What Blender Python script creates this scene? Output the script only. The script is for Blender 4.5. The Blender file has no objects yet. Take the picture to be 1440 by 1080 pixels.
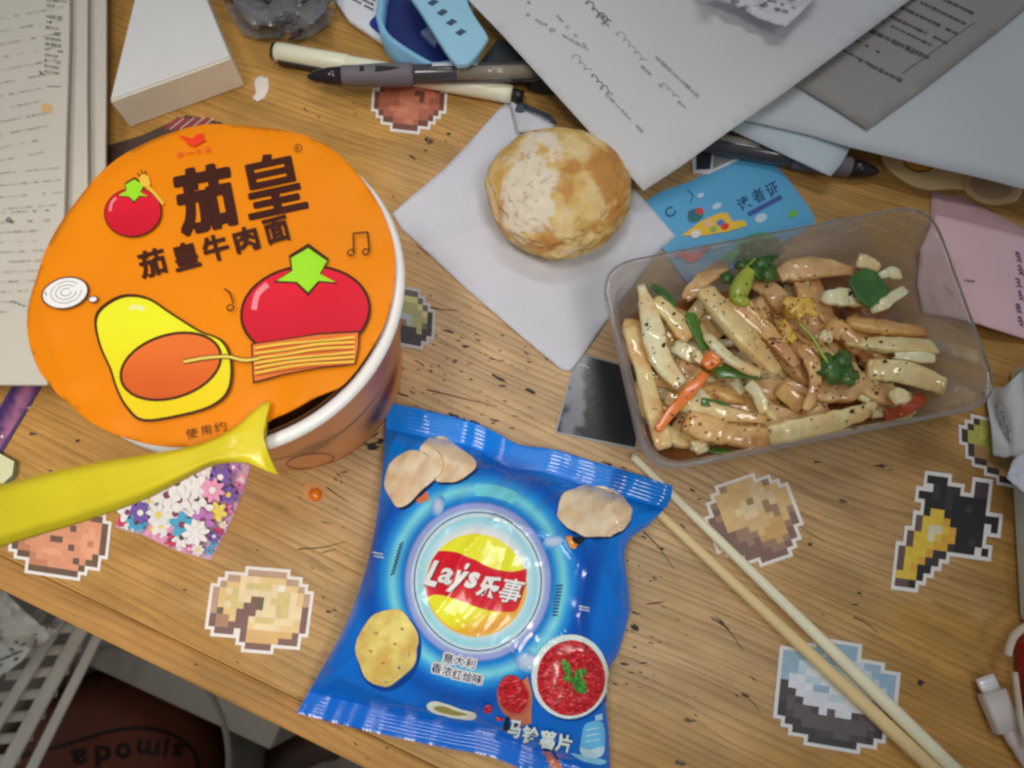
import bpy, bmesh, math, random
from mathutils import Vector, Matrix, noise
from mathutils.bvhtree import BVHTree

S = bpy.context.scene
COL = S.collection
R = math.radians
random.seed(7)

# ------------------------------------------------------------------ camera
F, TILT, H = 1088.0, R(17.0), 0.347          # focal length in photo pixels (1440 wide), tilt from straight down, height
cam_d = bpy.data.cameras.new("camera")
cam_d.sensor_width = 36.0
cam_d.lens = 36.0 * F / 1440.0
cam_d.clip_start = 0.01
cam_d.clip_end = 50.0
cam_d.dof.use_dof = True
cam_d.dof.focus_distance = 0.325
cam_d.dof.aperture_fstop = 15.0
cam = bpy.data.objects.new("camera", cam_d)
COL.objects.link(cam)
cam.location = (0, 0, H)
cam.rotation_euler = (TILT, 0, 0)
S.camera = cam

# ------------------------------------------------------------------ light
world = bpy.data.worlds.new("World")
S.world = world
world.use_nodes = True
bgn = world.node_tree.nodes["Background"]
bgn.inputs[0].default_value = (0.92, 0.96, 1.0, 1)
bgn.inputs[1].default_value = 0.19


def lamp(name, kind, loc, target, power, color, **kw):
    d = bpy.data.lights.new(name, kind)
    d.energy = power
    d.color = color
    for k, v in kw.items():
        setattr(d, k, v)
    o = bpy.data.objects.new(name, d)
    COL.objects.link(o)
    o.location = loc
    o.rotation_euler = (Vector(target) - Vector(loc)).to_track_quat('-Z', 'Y').to_euler()
    return o


lamp("ceiling_light", 'AREA', (0.16, 0.80, 1.75), (-0.05, 0.1, 0), 5.0, (0.97, 0.98, 1.0), shape='RECTANGLE', size=0.8, size_y=0.09)
lamp("left_fill_spot", 'SPOT', (-0.36, -0.10, 1.20), (-0.15, 0.07, 0), 47.0, (1.0, 0.92, 0.80), spot_size=R(23), spot_blend=1.0, shadow_soft_size=0.24)  # added unseen spot: warm pool of light fading to the right
lamp("right_fill_spot", 'SPOT', (0.26, -0.40, 1.15), (-0.13, 0.09, 0), 42.0, (1.0, 0.94, 0.85), spot_size=R(23), spot_blend=1.0, shadow_soft_size=0.24)  # second unseen spot, added opposite to even out the bucket's shadow

vs = S.view_settings
vs.view_transform = 'Standard'
vs.look = 'None'
vs.exposure = 0.0
vs.gamma = 1.0
S.cycles.use_denoising = True
S.cycles.max_bounces = 8
S.cycles.transparent_max_bounces = 24
S.cycles.caustics_reflective = False
S.cycles.caustics_refractive = False
S.cycles.filter_width = 2.5

# ------------------------------------------------------------------ measuring helpers
CF = Vector((0, math.sin(TILT), -math.cos(TILT)))
CU = Vector((0, math.cos(TILT), math.sin(TILT)))
CR = Vector((1, 0, 0))
CP = Vector((0, 0, H))


def ray(px, py):
    return CF + CR * ((px - 720) / F) + CU * ((540 - py) / F)


def W(px, py, z=0.0):
    d = ray(px, py)
    return CP + d * ((z - H) / d.z)


def pxof(p):
    v = Vector(p) - CP
    k = v.dot(CF)
    return 720 + F * v.dot(CR) / k, 540 - F * v.dot(CU) / k


def mpp(px, py, z=0.0):          # metres per photo pixel there
    return (W(px, py, z) - CP).dot(CF) / F


def lin1(c):
    c = max(0.0, min(1.0, c / 255.0))
    return c / 12.92 if c <= 0.04045 else ((c + 0.055) / 1.055) ** 2.4


def C(r, g, b, k=1.3):
    return (min(0.95, lin1(r) * k), min(0.95, lin1(g) * k), min(0.95, lin1(b) * k), 1.0)


def mixc(a, b, t):
    t = max(0.0, min(1.0, t))
    return tuple(a[i] * (1 - t) + b[i] * t for i in range(3)) + (1.0,)


def fbm(x, y, z=0.0, o=3):
    return noise.fractal(Vector((x, y, z)), 1.0, 2.0, o)


def sstep(a, b, x):
    t = max(0.0, min(1.0, (x - a) / (b - a)))
    return t * t * (3 - 2 * t)


# ------------------------------------------------------------------ materials
MATS = {}


def mat(name, col=(0.5, 0.5, 0.5, 1), rough=0.5, var=0.08, vscale=60.0, bump=0.0, bscale=400.0, spec=0.5, coat=0.0,
        attr=False, metal=0.0, sss=0.0, trans=0.0, coat_rough=0.1, rvar=0.0, alpha=1.0):
    if name in MATS:
        return MATS[name]
    m = bpy.data.materials.new(name)
    m.use_nodes = True
    nt = m.node_tree
    p = nt.nodes["Principled BSDF"]
    tc = nt.nodes.new("ShaderNodeTexCoord")
    nz = nt.nodes.new("ShaderNodeTexNoise")
    nz.inputs["Scale"].default_value = vscale
    nz.inputs["Detail"].default_value = 5
    nt.links.new(tc.outputs["Object"], nz.inputs["Vector"])
    mx = nt.nodes.new("ShaderNodeMix")
    mx.data_type = 'RGBA'
    mx.blend_type = 'MULTIPLY'
    mx.inputs[0].default_value = 1.0
    rp = nt.nodes.new("ShaderNodeMapRange")
    rp.inputs["From Min"].default_value = 0.3
    rp.inputs["From Max"].default_value = 0.7
    rp.inputs["To Min"].default_value = 1 - var
    rp.inputs["To Max"].default_value = 1 + var * 0.4
    nt.links.new(nz.outputs["Fac"], rp.inputs["Value"])
    nt.links.new(rp.outputs["Result"], mx.inputs[7])
    if attr:
        at = nt.nodes.new("ShaderNodeAttribute")
        at.attribute_name = "col"
        nt.links.new(at.outputs["Color"], mx.inputs[6])
    else:
        mx.inputs[6].default_value = col
    nt.links.new(mx.outputs[2], p.inputs["Base Color"])
    p.inputs["Roughness"].default_value = rough
    if rvar:
        r2 = nt.nodes.new("ShaderNodeMapRange")
        r2.inputs["To Min"].default_value = max(0.02, rough - rvar)
        r2.inputs["To Max"].default_value = rough + rvar
        nt.links.new(nz.outputs["Fac"], r2.inputs["Value"])
        nt.links.new(r2.outputs["Result"], p.inputs["Roughness"])
    p.inputs["Specular IOR Level"].default_value = spec
    p.inputs["Metallic"].default_value = metal
    p.inputs["Coat Weight"].default_value = coat
    p.inputs["Coat Roughness"].default_value = coat_rough
    p.inputs["Transmission Weight"].default_value = trans
    p.inputs["Alpha"].default_value = alpha
    if sss:
        p.inputs["Subsurface Weight"].default_value = sss
        p.inputs["Subsurface Radius"].default_value = (0.004, 0.003, 0.0015)
        p.inputs["Subsurface Scale"].default_value = 1.0
    if bump:
        n2 = nt.nodes.new("ShaderNodeTexNoise")
        n2.inputs["Scale"].default_value = bscale
        n2.inputs["Detail"].default_value = 4
        nt.links.new(tc.outputs["Object"], n2.inputs["Vector"])
        b = nt.nodes.new("ShaderNodeBump")
        b.inputs["Strength"].default_value = bump
        b.inputs["Distance"].default_value = 0.001
        nt.links.new(n2.outputs["Fac"], b.inputs["Height"])
        nt.links.new(b.outputs["Normal"], p.inputs["Normal"])
    MATS[name] = m
    return m


def wood_mat(name, ang, light, mid, dark, off=0.0, worn=(0.70, 0.49, 0.28, 1), pale_at=(0, 0, 0)):
    m = bpy.data.materials.new(name)
    m.use_nodes = True
    nt = m.node_tree
    L = nt.links.new
    p = nt.nodes["Principled BSDF"]
    tc = nt.nodes.new("ShaderNodeTexCoord")
    mp = nt.nodes.new("ShaderNodeMapping")
    mp.vector_type = 'TEXTURE'
    mp.inputs["Rotation"].default_value = (0, 0, ang)
    mp.inputs["Location"].default_value = (off, off * 0.7, 0)
    L(tc.outputs["Object"], mp.inputs["Vector"])

    def scl(sx, sy):
        v = nt.nodes.new("ShaderNodeVectorMath")
        v.operation = 'MULTIPLY'
        v.inputs[1].default_value = (sx, sy, 1)
        L(mp.outputs[0], v.inputs[0])
        return v.outputs[0]

    def nz(vec, scale, detail=4, dist=0.0, rough=0.55):
        n = nt.nodes.new("ShaderNodeTexNoise")
        n.inputs["Scale"].default_value = scale
        n.inputs["Detail"].default_value = detail
        n.inputs["Distortion"].default_value = dist
        n.inputs["Roughness"].default_value = rough
        L(vec, n.inputs["Vector"])
        return n.outputs["Fac"]

    def math_(op, a, b):
        n = nt.nodes.new("ShaderNodeMath")
        n.operation = op
        for i, x in enumerate((a, b)):
            if isinstance(x, (int, float)):
                n.inputs[i].default_value = x
            else:
                L(x, n.inputs[i])
        return n.outputs[0]

    # growth rings: a sawtooth of the cross-grain coordinate bent by slow noise
    sep = nt.nodes.new("ShaderNodeSeparateXYZ")
    L(mp.outputs[0], sep.inputs[0])
    warp = nz(scl(2.2, 9.0), 1.0, 3)
    warp2 = nz(scl(9.0, 40.0), 1.0, 2)
    y = math_('ADD', sep.outputs[1], math_('MULTIPLY', warp, 0.035))
    y = math_('ADD', y, math_('MULTIPLY', warp2, 0.002))
    warp3 = nz(scl(1.5, 150.0), 1.0, 3)
    y = math_('ADD', y, math_('MULTIPLY', warp3, 0.008))
    dens = math_('MULTIPLY', y, 300.0)
    fr = math_('FRACT', dens, 0)
    ring = math_('POWER', fr, 3.4)
    wob = nz(scl(6, 90), 1.0, 4)
    ringm = math_('MULTIPLY', ring, math_('MULTIPLY', wob, 1.35))
    fibre = nz(scl(25, 900), 1.0, 3)
    broad = nz(scl(3, 22), 1.0, 3)
    mottle = nz(scl(22, 60), 1.0, 5)
    r1 = nt.nodes.new("ShaderNodeValToRGB")
    r1.color_ramp.elements[0].position = 0.30
    r1.color_ramp.elements[0].color = light
    r1.color_ramp.elements[1].position = 0.75
    r1.color_ramp.elements[1].color = mid
    L(broad, r1.inputs[0])
    # paler wood tone mixed in around the middle of the desk
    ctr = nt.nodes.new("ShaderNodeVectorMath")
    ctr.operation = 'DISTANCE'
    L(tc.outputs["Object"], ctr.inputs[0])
    ctr.inputs[1].default_value = pale_at
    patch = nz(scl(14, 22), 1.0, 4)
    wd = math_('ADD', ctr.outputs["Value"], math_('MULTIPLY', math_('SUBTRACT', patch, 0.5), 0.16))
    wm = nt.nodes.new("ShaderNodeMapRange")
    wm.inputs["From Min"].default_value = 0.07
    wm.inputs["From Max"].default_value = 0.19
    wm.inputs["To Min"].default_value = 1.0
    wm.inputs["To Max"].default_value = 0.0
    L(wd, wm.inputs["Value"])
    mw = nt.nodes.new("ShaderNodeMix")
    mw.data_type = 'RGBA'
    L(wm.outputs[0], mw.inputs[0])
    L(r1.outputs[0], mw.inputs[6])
    mw.inputs[7].default_value = worn  # the paler tone of the middle
    mx = nt.nodes.new("ShaderNodeMix")
    mx.data_type = 'RGBA'
    L(math_('MULTIPLY', ringm, 0.75), mx.inputs[0])
    L(mw.outputs[2], mx.inputs[6])
    mx.inputs[7].default_value = dark
    mx2 = nt.nodes.new("ShaderNodeMix")
    mx2.data_type = 'RGBA'
    mx2.blend_type = 'MULTIPLY'
    mx2.inputs[0].default_value = 1.0
    L(mx.outputs[2], mx2.inputs[6])
    fm = nt.nodes.new("ShaderNodeMapRange")
    fm.inputs["From Min"].default_value = 0.3
    fm.inputs["From Max"].default_value = 0.7
    fm.inputs["To Min"].default_value = 0.88
    fm.inputs["To Max"].default_value = 1.08
    L(fibre, fm.inputs["Value"])
    mm = nt.nodes.new("ShaderNodeMapRange")
    mm.inputs["From Min"].default_value = 0.35
    mm.inputs["From Max"].default_value = 0.68
    mm.inputs["To Min"].default_value = 0.72
    mm.inputs["To Max"].default_value = 1.08
    L(mottle, mm.inputs["Value"])
    L(math_('MULTIPLY', fm.outputs[0], mm.outputs[0]), mx2.inputs[7])
    # dark specks and pits ground into the surface
    vo = nt.nodes.new("ShaderNodeTexNoise")
    vo.inputs["Scale"].default_value = 1.0
    vo.inputs["Detail"].default_value = 3
    L(scl(130, 240), vo.inputs["Vector"])
    sp = nt.nodes.new("ShaderNodeMapRange")
    sp.inputs["From Min"].default_value = 0.725
    sp.inputs["From Max"].default_value = 0.80
    L(vo.outputs["Fac"], sp.inputs["Value"])
    mx3 = nt.nodes.new("ShaderNodeMix")
    mx3.data_type = 'RGBA'
    L(math_('MULTIPLY', sp.outputs[0], 0.75), mx3.inputs[0])
    L(mx2.outputs[2], mx3.inputs[6])
    mx3.inputs[7].default_value = (0.05, 0.028, 0.015, 1)
    L(mx3.outputs[2], p.inputs["Base Color"])
    rr = nt.nodes.new("ShaderNodeMapRange")
    rr.inputs["To Min"].default_value = 0.38
    rr.inputs["To Max"].default_value = 0.62
    L(mottle, rr.inputs["Value"])
    L(rr.outputs[0], p.inputs["Roughness"])
    p.inputs["Specular IOR Level"].default_value = 0.22
    b = nt.nodes.new("ShaderNodeBump")
    b.inputs["Strength"].default_value = 0.25
    b.inputs["Distance"].default_value = 0.0006
    L(math_('SUBTRACT', fibre, math_('MULTIPLY', ring, 0.35)), b.inputs["Height"])
    L(b.outputs[0], p.inputs["Normal"])
    return m


def clear_mat(name, tint=(0.97, 0.97, 0.98, 1), milk=0.07, gloss_rough=0.06, ior=1.5, milkcol=(0.8, 0.8, 0.82, 1), bump=0.0, fog=0.0):
    m = bpy.data.materials.new(name)
    m.use_nodes = True
    nt = m.node_tree
    L = nt.links.new
    for n in list(nt.nodes):
        if n.type != 'OUTPUT_MATERIAL':
            nt.nodes.remove(n)
    out = [n for n in nt.nodes if n.type == 'OUTPUT_MATERIAL'][0]
    tr = nt.nodes.new("ShaderNodeBsdfTransparent")
    tr.inputs[0].default_value = tint
    df = nt.nodes.new("ShaderNodeBsdfDiffuse")
    df.inputs[0].default_value = milkcol
    tl = nt.nodes.new("ShaderNodeBsdfTranslucent")
    tl.inputs[0].default_value = milkcol
    gl = nt.nodes.new("ShaderNodeBsdfGlossy")
    gl.inputs["Roughness"].default_value = gloss_rough
    fr = nt.nodes.new("ShaderNodeFresnel")
    fr.inputs["IOR"].default_value = ior
    if bump:
        tc = nt.nodes.new("ShaderNodeTexCoord")
        n2 = nt.nodes.new("ShaderNodeTexNoise")
        n2.inputs["Scale"].default_value = 90
        n2.inputs["Detail"].default_value = 5
        L(tc.outputs["Object"], n2.inputs["Vector"])
        b = nt.nodes.new("ShaderNodeBump")
        b.inputs["Strength"].default_value = bump
        b.inputs["Distance"].default_value = 0.002
        L(n2.outputs["Fac"], b.inputs["Height"])
        L(b.outputs[0], gl.inputs["Normal"])
        L(b.outputs[0], fr.inputs["Normal"])
    a = nt.nodes.new("ShaderNodeMixShader")
    a.inputs[0].default_value = 0.5
    L(df.outputs[0], a.inputs[1])
    L(tl.outputs[0], a.inputs[2])
    c = nt.nodes.new("ShaderNodeMixShader")
    c.inputs[0].default_value = milk
    if fog:
        tcf = nt.nodes.new("ShaderNodeTexCoord")
        nf = nt.nodes.new("ShaderNodeTexNoise")
        nf.inputs["Scale"].default_value = 28
        nf.inputs["Detail"].default_value = 4
        L(tcf.outputs["Object"], nf.inputs["Vector"])
        mr = nt.nodes.new("ShaderNodeMapRange")
        mr.inputs["From Min"].default_value = 0.32
        mr.inputs["From Max"].default_value = 0.68
        mr.inputs["To Min"].default_value = milk - fog
        mr.inputs["To Max"].default_value = milk + fog
        L(nf.outputs["Fac"], mr.inputs["Value"])
        L(mr.outputs[0], c.inputs[0])
    L(tr.outputs[0], c.inputs[1])
    L(a.outputs[0], c.inputs[2])
    e = nt.nodes.new("ShaderNodeMixShader")
    L(fr.outputs[0], e.inputs[0])
    L(c.outputs[0], e.inputs[1])
    L(gl.outputs[0], e.inputs[2])
    L(e.outputs[0], out.inputs[0])
    return m


# ------------------------------------------------------------------ mesh builder
class MB:
    def __init__(s):
        s.v, s.f, s.c, s.mi = [], [], [], []

    def vert(s, p, c=None):
        s.v.append(Vector(p))
        s.c.append(c)
        return len(s.v) - 1

    def face(s, idx, m=0):
        s.f.append(tuple(idx))
        s.mi.append(m)

    def poly(s, pts, c=None, m=0):
        s.face([s.vert(p, c) for p in pts], m)

    def prism(s, pts, dz, c=None, m=0, cs=None):
        """extrude polygon (list of Vectors, counter-clockwise from above) downwards by dz"""
        n = len(pts)
        a = [s.vert(p, c) for p in pts]
        s.face(a, m)
        b = [s.vert(Vector(p) - Vector((0, 0, dz)), cs or c) for p in pts]
        s.face(b[::-1], m)
        if cs:
            a = [s.vert(p, cs) for p in pts]
        for i in range(n):
            j = (i + 1) % n
            s.face((a[j], a[i], b[i], b[j]), m)

    def grid(s, rows, c=None, closed_u=False, m=0):
        """rows: list of rows of points; c: matching rows of colours or one colour"""
        ids = []
        for r, row in enumerate(rows):
            ids.append([s.vert(p, c[r][k] if isinstance(c, list) else c) for k, p in enumerate(row)])
        for r in range(len(rows) - 1):
            n = len(rows[r])
            for k in range(n if closed_u else n - 1):
                k2 = (k + 1) % n
                s.face((ids[r][k], ids[r][k2], ids[r + 1][k2], ids[r + 1][k]), m)
        return ids

    def tube(s, path, rad, n=10, up=Vector((0, 0, 1)), c=None, flat=1.0, power=2.0, cap=True, m=0):
        """path: points; rad: one radius or list; flat: height over width; power>2 squares the section"""
        P = [Vector(p) for p in path]
        if not isinstance(rad, (list, tuple)):
            rad = [rad] * len(P)
        rows = []
        for i, p in enumerate(P):
            t = (P[min(i + 1, len(P) - 1)] - P[max(i - 1, 0)]).normalized()
            side = t.cross(up)
            if side.length < 1e-5:
                side = t.cross(Vector((0, 1, 0)))
            side.normalize()
            nn = side.cross(t).normalized()
            row = []
            for k in range(n):
                a = 2 * math.pi * k / n + math.pi / n
                ca, sa = math.cos(a), math.sin(a)
                e = 2.0 / power
                x = math.copysign(abs(ca) ** e, ca)
                y = math.copysign(abs(sa) ** e, sa)
                row.append(p + side * (x * rad[i]) + nn * (y * rad[i] * flat))
            rows.append(row)
        ids = s.grid(rows, c, True, m)
        if cap:
            s.face(ids[0][::-1], m)
            s.face(ids[-1], m)
        return ids

    def lathe(s, prof, center, n=64, c=None, m=0, cap_bottom=False, cap_top=False):
        rows = []
        for r, z in prof:
            rows.append([Vector((center[0] + r * math.cos(2 * math.pi * k / n), center[1] + r * math.sin(2 * math.pi * k / n), z)) for k in range(n)])
        ids = s.grid(rows, c, True, m)
        if cap_bottom:
            s.face(ids[0][::-1], m)
        if cap_top:
            s.face(ids[-1], m)
        return ids

    def box(s, c0, ux, uy, uz, c=None, m=0):
        """corner c0 and three edge vectors"""
        c0, ux, uy, uz = Vector(c0), Vector(ux), Vector(uy), Vector(uz)
        q = [c0, c0 + ux, c0 + ux + uy, c0 + uy]
        q += [p + uz for p in q]
        ids = [s.vert(p, c) for p in q]
        for f in ((3, 2, 1, 0), (4, 5, 6, 7), (0, 1, 5, 4), (1, 2, 6, 5), (2, 3, 7, 6), (3, 0, 4, 7)):
            s.face([ids[k] for k in f], m)

    def bvh(s):
        return BVHTree.FromPolygons([tuple(v) for v in s.v], s.f)

    def build(s, name, mats, parent=None, smooth=False, bevel=0.0, sub=0, solid=0.0, auto=None, recalc=False):
        if not isinstance(mats, (list, tuple)):
            mats = [mats]
        lo = Vector((min(v.x for v in s.v), min(v.y for v in s.v), min(v.z for v in s.v)))
        hi = Vector((max(v.x for v in s.v), max(v.y for v in s.v), max(v.z for v in s.v)))
        o0 = Vector(((lo.x + hi.x) / 2, (lo.y + hi.y) / 2, lo.z))
        me = bpy.data.meshes.new(name)
        me.from_pydata([tuple(v - o0) for v in s.v], [], s.f)
        for mm in mats:
            me.materials.append(mm)
        for p, k in zip(me.polygons, s.mi):
            p.material_index = k
            p.use_smooth = smooth
        if any(c is not None for c in s.c):
            a = me.color_attributes.new("col", 'FLOAT_COLOR', 'POINT')
            for k, c in enumerate(s.c):
                a.data[k].color = c or (0.5, 0.5, 0.5, 1)
        me.validate()
        me.update()
        if recalc:
            bm = bmesh.new()
            bm.from_mesh(me)
            bmesh.ops.recalc_face_normals(bm, faces=bm.faces)
            bm.to_mesh(me)
            bm.free()
        o = bpy.data.objects.new(name, me)
        COL.objects.link(o)
        o.location = o0
        if parent is not None:
            o.parent = parent
            base = Vector(parent.location)
            q = parent.parent
            while q is not None:
                base = base + Vector(q.location)
                q = q.parent
            o.location = o0 - base
        if solid:
            md = o.modifiers.new("thick", 'SOLIDIFY')
            md.thickness = solid
            md.offset = -1
        if bevel:
            md = o.modifiers.new("bevel", 'BEVEL')
            md.width = bevel
            md.segments = 2
            md.limit_method = 'ANGLE'
            md.angle_limit = R(40)
        if sub:
            md = o.modifiers.new("sub", 'SUBSURF')
            md.levels = md.render_levels = sub
        return o


def tag(o, label, cat, group=None, kind=None):
    if label:
        o["label"] = label
    if cat:
        o["category"] = cat
    if group:
        o["group"] = group
    if kind:
        o["kind"] = kind
    return o


def thing(name, label, cat, loc, group=None):
    o = bpy.data.objects.new(name, None)
    o.empty_display_size = 0.02
    COL.objects.link(o)
    o.location = loc
    return tag(o, label, cat, group)


# ------------------------------------------------------------------ printing on surfaces
def flat_bvh(z, ext=2.0):
    return BVHTree.FromPolygons([(-ext, -ext, z), (ext, -ext, z), (ext, ext, z), (-ext, ext, z)], [(0, 1, 2, 3)])


def cast(bvh, px, py, off=0.0):
    d = ray(px, py).normalized()
    h, n, i, t = bvh.ray_cast(CP, d)
    if h is None:
        h, n, i, t = bvh.find_nearest(W(px, py, 0.01))
    if n.dot(d) > 0:
        n = -n
    return h + n * off


def refine2d(verts, faces, L):
    bm = bmesh.new()
    vv = [bm.verts.new((p[0], p[1], 0)) for p in verts]
    for f in faces:
        try:
            bm.faces.new([vv[i] for i in f])
        except ValueError:
            pass
    bmesh.ops.triangulate(bm, faces=bm.faces[:])
    for it in range(7):
        e = [x for x in bm.edges if x.calc_length() > L]
        if not e:
            break
        bmesh.ops.subdivide_edges(bm, edges=e, cuts=1)
        bmesh.ops.triangulate(bm, faces=[f for f in bm.faces if len(f.verts) > 3])
    bm.verts.index_update()
    out = [(v.co.x, v.co.y) for v in bm.verts], [tuple(v.index for v in f.verts) for f in bm.faces]
    bm.free()
    return out


class Print:
    """a flat print: coloured patches lying on a surface (given by its BVH)"""

    def __init__(s, bvh, L=14.0, off0=0.00015, step=0.00004):
        s.b, s.L, s.off, s.step, s.mb = bvh, L, off0, step, MB()

    def patch(s, verts, faces, col):
        v, f = refine2d(verts, faces, s.L)
        base = len(s.mb.v)
        for x, y in v:
            s.mb.vert(cast(s.b, x, y, s.off), col(x, y) if callable(col) else col)
        for t in f:
            a, b_, c_ = (s.mb.v[base + i] for i in t)
            if (b_ - a).cross(c_ - a).z < 0:
                t = t[::-1]
            s.mb.face([base + i for i in t])
        s.off += s.step

    def poly(s, pts, col):
        s.patch(pts, [list(range(len(pts)))], col)

    def ell(s, cx, cy, rx, ry, ang, col, n=40):
        s.poly(ellpts(cx, cy, rx, ry, ang, n), col)

    def ring(s, cx, cy, rx, ry, ang, w, col, n=48, a0=0.0, a1=360.0):
        o = [ellpt(cx, cy, rx, ry, ang, a0 + (a1 - a0) * k / n) for k in range(n + 1)]
        i = [ellpt(cx, cy, rx - w, ry - w, ang, a0 + (a1 - a0) * k / n) for k in range(n + 1)]
        s.strip(o, i, col)

    def strip(s, A, B, col):
        n = len(A)
        s.patch(list(A) + list(B), [[k, k + 1, n + k + 1, n + k] for k in range(n - 1)], col)

    def line(s, pts, w, col, smooth=True):
        if smooth and len(pts) > 2:
            pts = crom2(pts, 6)
        A, B = [], []
        for i, p in enumerate(pts):
            q0, q1 = pts[max(0, i - 1)], pts[min(len(pts) - 1, i + 1)]
            dx, dy = q1[0] - q0[0], q1[1] - q0[1]
            l = math.hypot(dx, dy) or 1
            ww = (w[0] + (w[1] - w[0]) * i / (len(pts) - 1)) if isinstance(w, tuple) else w
            A.append((p[0] - dy / l * ww / 2, p[1] + dx / l * ww / 2))
            B.append((p[0] + dy / l * ww / 2, p[1] - dx / l * ww / 2))
        s.strip(A, B, col)

    def glyph(s, ch, cx, cy, w, h, ang, col, bold=0.0, shear=0.0):
        v, f = glyph_mesh(ch, bold)
        ca, sa = math.cos(R(ang)), math.sin(R(ang))
        pts = []
        for x, y in v:
            X, Y = x * w + shear * y * h, -y * h
            pts.append((cx + X * ca - Y * sa, cy + X * sa + Y * ca))
        s.patch(pts, f, col)

    def word(s, text, x0, y0, x1, y1, w, h, ang, col, bold=0.0, shear=0.0):
        n = len(text)
        for k, ch in enumerate(text):
            t = k / max(1, n - 1)
            s.glyph(ch, x0 + (x1 - x0) * t, y0 + (y1 - y0) * t, w, h, ang, col, bold, shear)

    def build(s, name, m, parent=None):
        return s.mb.build(name, m, parent)


def ellpt(cx, cy, rx, ry, ang, a):
    x, y = rx * math.cos(R(a)), ry * math.sin(R(a))
    return (cx + x * math.cos(R(ang)) - y * math.sin(R(ang)), cy + x * math.sin(R(ang)) + y * math.cos(R(ang)))


def ellpts(cx, cy, rx, ry, ang=0, n=40):
    return [ellpt(cx, cy, rx, ry, ang, 360.0 * k / n) for k in range(n)]


def crom2(pts, k=6, closed=False):
    out = []
    n = len(pts)
    rng = range(n if closed else n - 1)
    for i in rng:
        if closed:
            p0, p1, p2, p3 = pts[i - 1], pts[i], pts[(i + 1) % n], pts[(i + 2) % n]
        else:
            p0, p1, p2, p3 = pts[max(0, i - 1)], pts[i], pts[i + 1], pts[min(n - 1, i + 2)]
        for j in range(k):
            t = j / k
            out.append(tuple(0.5 * (2 * p1[d] + (p2[d] - p0[d]) * t + (2 * p0[d] - 5 * p1[d] + 4 * p2[d] - p3[d]) * t * t + (3 * p1[d] - p0[d] - 3 * p2[d] + p3[d]) * t ** 3) for d in range(len(p1))))
    if not closed:
        out.append(tuple(pts[-1]))
    return out


GL = {}


def glyph_mesh(ch, bold=0.0):
    """outline of one character, scaled to a unit box centred on the origin"""
    key = (ch, bold)
    if key in GL:
        return GL[key]
    cu = bpy.data.curves.new("glyph", 'FONT')
    cu.body = ch
    cu.fill_mode = 'FRONT'
    cu.resolution_u = 3
    cu.offset = bold
    o = bpy.data.objects.new("glyph", cu)
    COL.objects.link(o)
    me = bpy.data.meshes.new_from_object(o)
    v = [(p.co.x, p.co.y) for p in me.vertices]
    f = [tuple(p.vertices) for p in me.polygons]
    bpy.data.objects.remove(o)
    bpy.data.curves.remove(cu)
    bpy.data.meshes.remove(me)
    x0, x1 = min(p[0] for p in v), max(p[0] for p in v)
    y0, y1 = min(p[1] for p in v), max(p[1] for p in v)
    v = [((p[0] - x0) / (x1 - x0) - 0.5, (p[1] - y0) / (y1 - y0) - 0.5) for p in v]
    GL[key] = (v, f)
    return GL[key]


TABLE = flat_bvh(0.0)
PRINT = mat("printed_paper", attr=True, rough=0.45, var=0.06, vscale=90)
PRINTG = mat("glossy_print", attr=True, rough=0.22, var=0.04, vscale=60, bump=0.05, bscale=300)

# ================================================================== SETTING: floor and desk
GA = R(-23.5)                                     # direction of the desk's front edge and of its grain
GE = Vector((math.cos(GA), math.sin(GA), 0))
GN = Vector((-GE.y, GE.x, 0))
EDGE = Vector((-0.1357, -0.0249, 0))              # a point of the front edge

mb = MB()
mb.poly([(-3, -3, -0.72), (3, -3, -0.72), (3, 3, -0.72), (-3, 3, -0.72)])
fl = mb.build("floor", mat("floor_tile", C(120, 112, 102), 0.5, 0.25, 14, bump=0.05, bscale=60))
tag(fl, "dull grey floor below the desk", None, None, "structure")

WOOD = wood_mat("pine_wood", GA, (0.66, 0.37, 0.100, 1), (0.54, 0.285, 0.075, 1), (0.22, 0.105, 0.032, 1), pale_at=Vector((0.03, 0.085, 0)) - (EDGE + GE * 0.125 + GN * 0.3813))
WOOD2 = wood_mat("pine_edging", GA, (0.62, 0.33, 0.095, 1), (0.48, 0.24, 0.07, 1), (0.26, 0.12, 0.035, 1), 0.31, pale_at=(5, 5, 0))
desk = thing("wooden_desk", "scratched pine desk with ink spots carrying all the clutter", "desk", EDGE + GE * 0.1 + GN * 0.35)


def slab(name, a0, a1, b0, b1, z0, z1, m, parent, bev=0.0):
    q = MB()
    q.box(EDGE + GE * a0 + GN * b0 + Vector((0, 0, z0)), GE * (a1 - a0), GN * (b1 - b0), (0, 0, z1 - z0))
    return q.build(name, m, parent, bevel=bev)


slab("edging_strip", -0.5, 0.75, 0.0, 0.0125, -0.024, 0.0, WOOD2, desk, 0.0016)
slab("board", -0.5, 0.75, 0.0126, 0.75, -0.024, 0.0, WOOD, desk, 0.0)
slab("apron", -0.45, 0.7, 0.05, 0.07, -0.09, -0.0245, WOOD2, desk)
for a, b in ((-0.44, 0.06), (0.66, 0.06), (-0.44, 0.68), (0.66, 0.68)):
    slab("leg", a, a + 0.05, b, b + 0.05, -0.72, -0.0245, WOOD2, desk)

# ink marks and scratches
ink = Print(TABLE, 30, 0.0001, 0.0)
rs = random.Random(3)
DK = (0.018, 0.015, 0.014, 1)
DKB = (0.06, 0.035, 0.02, 1)
DKM = (0.12, 0.075, 0.042, 1)


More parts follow.
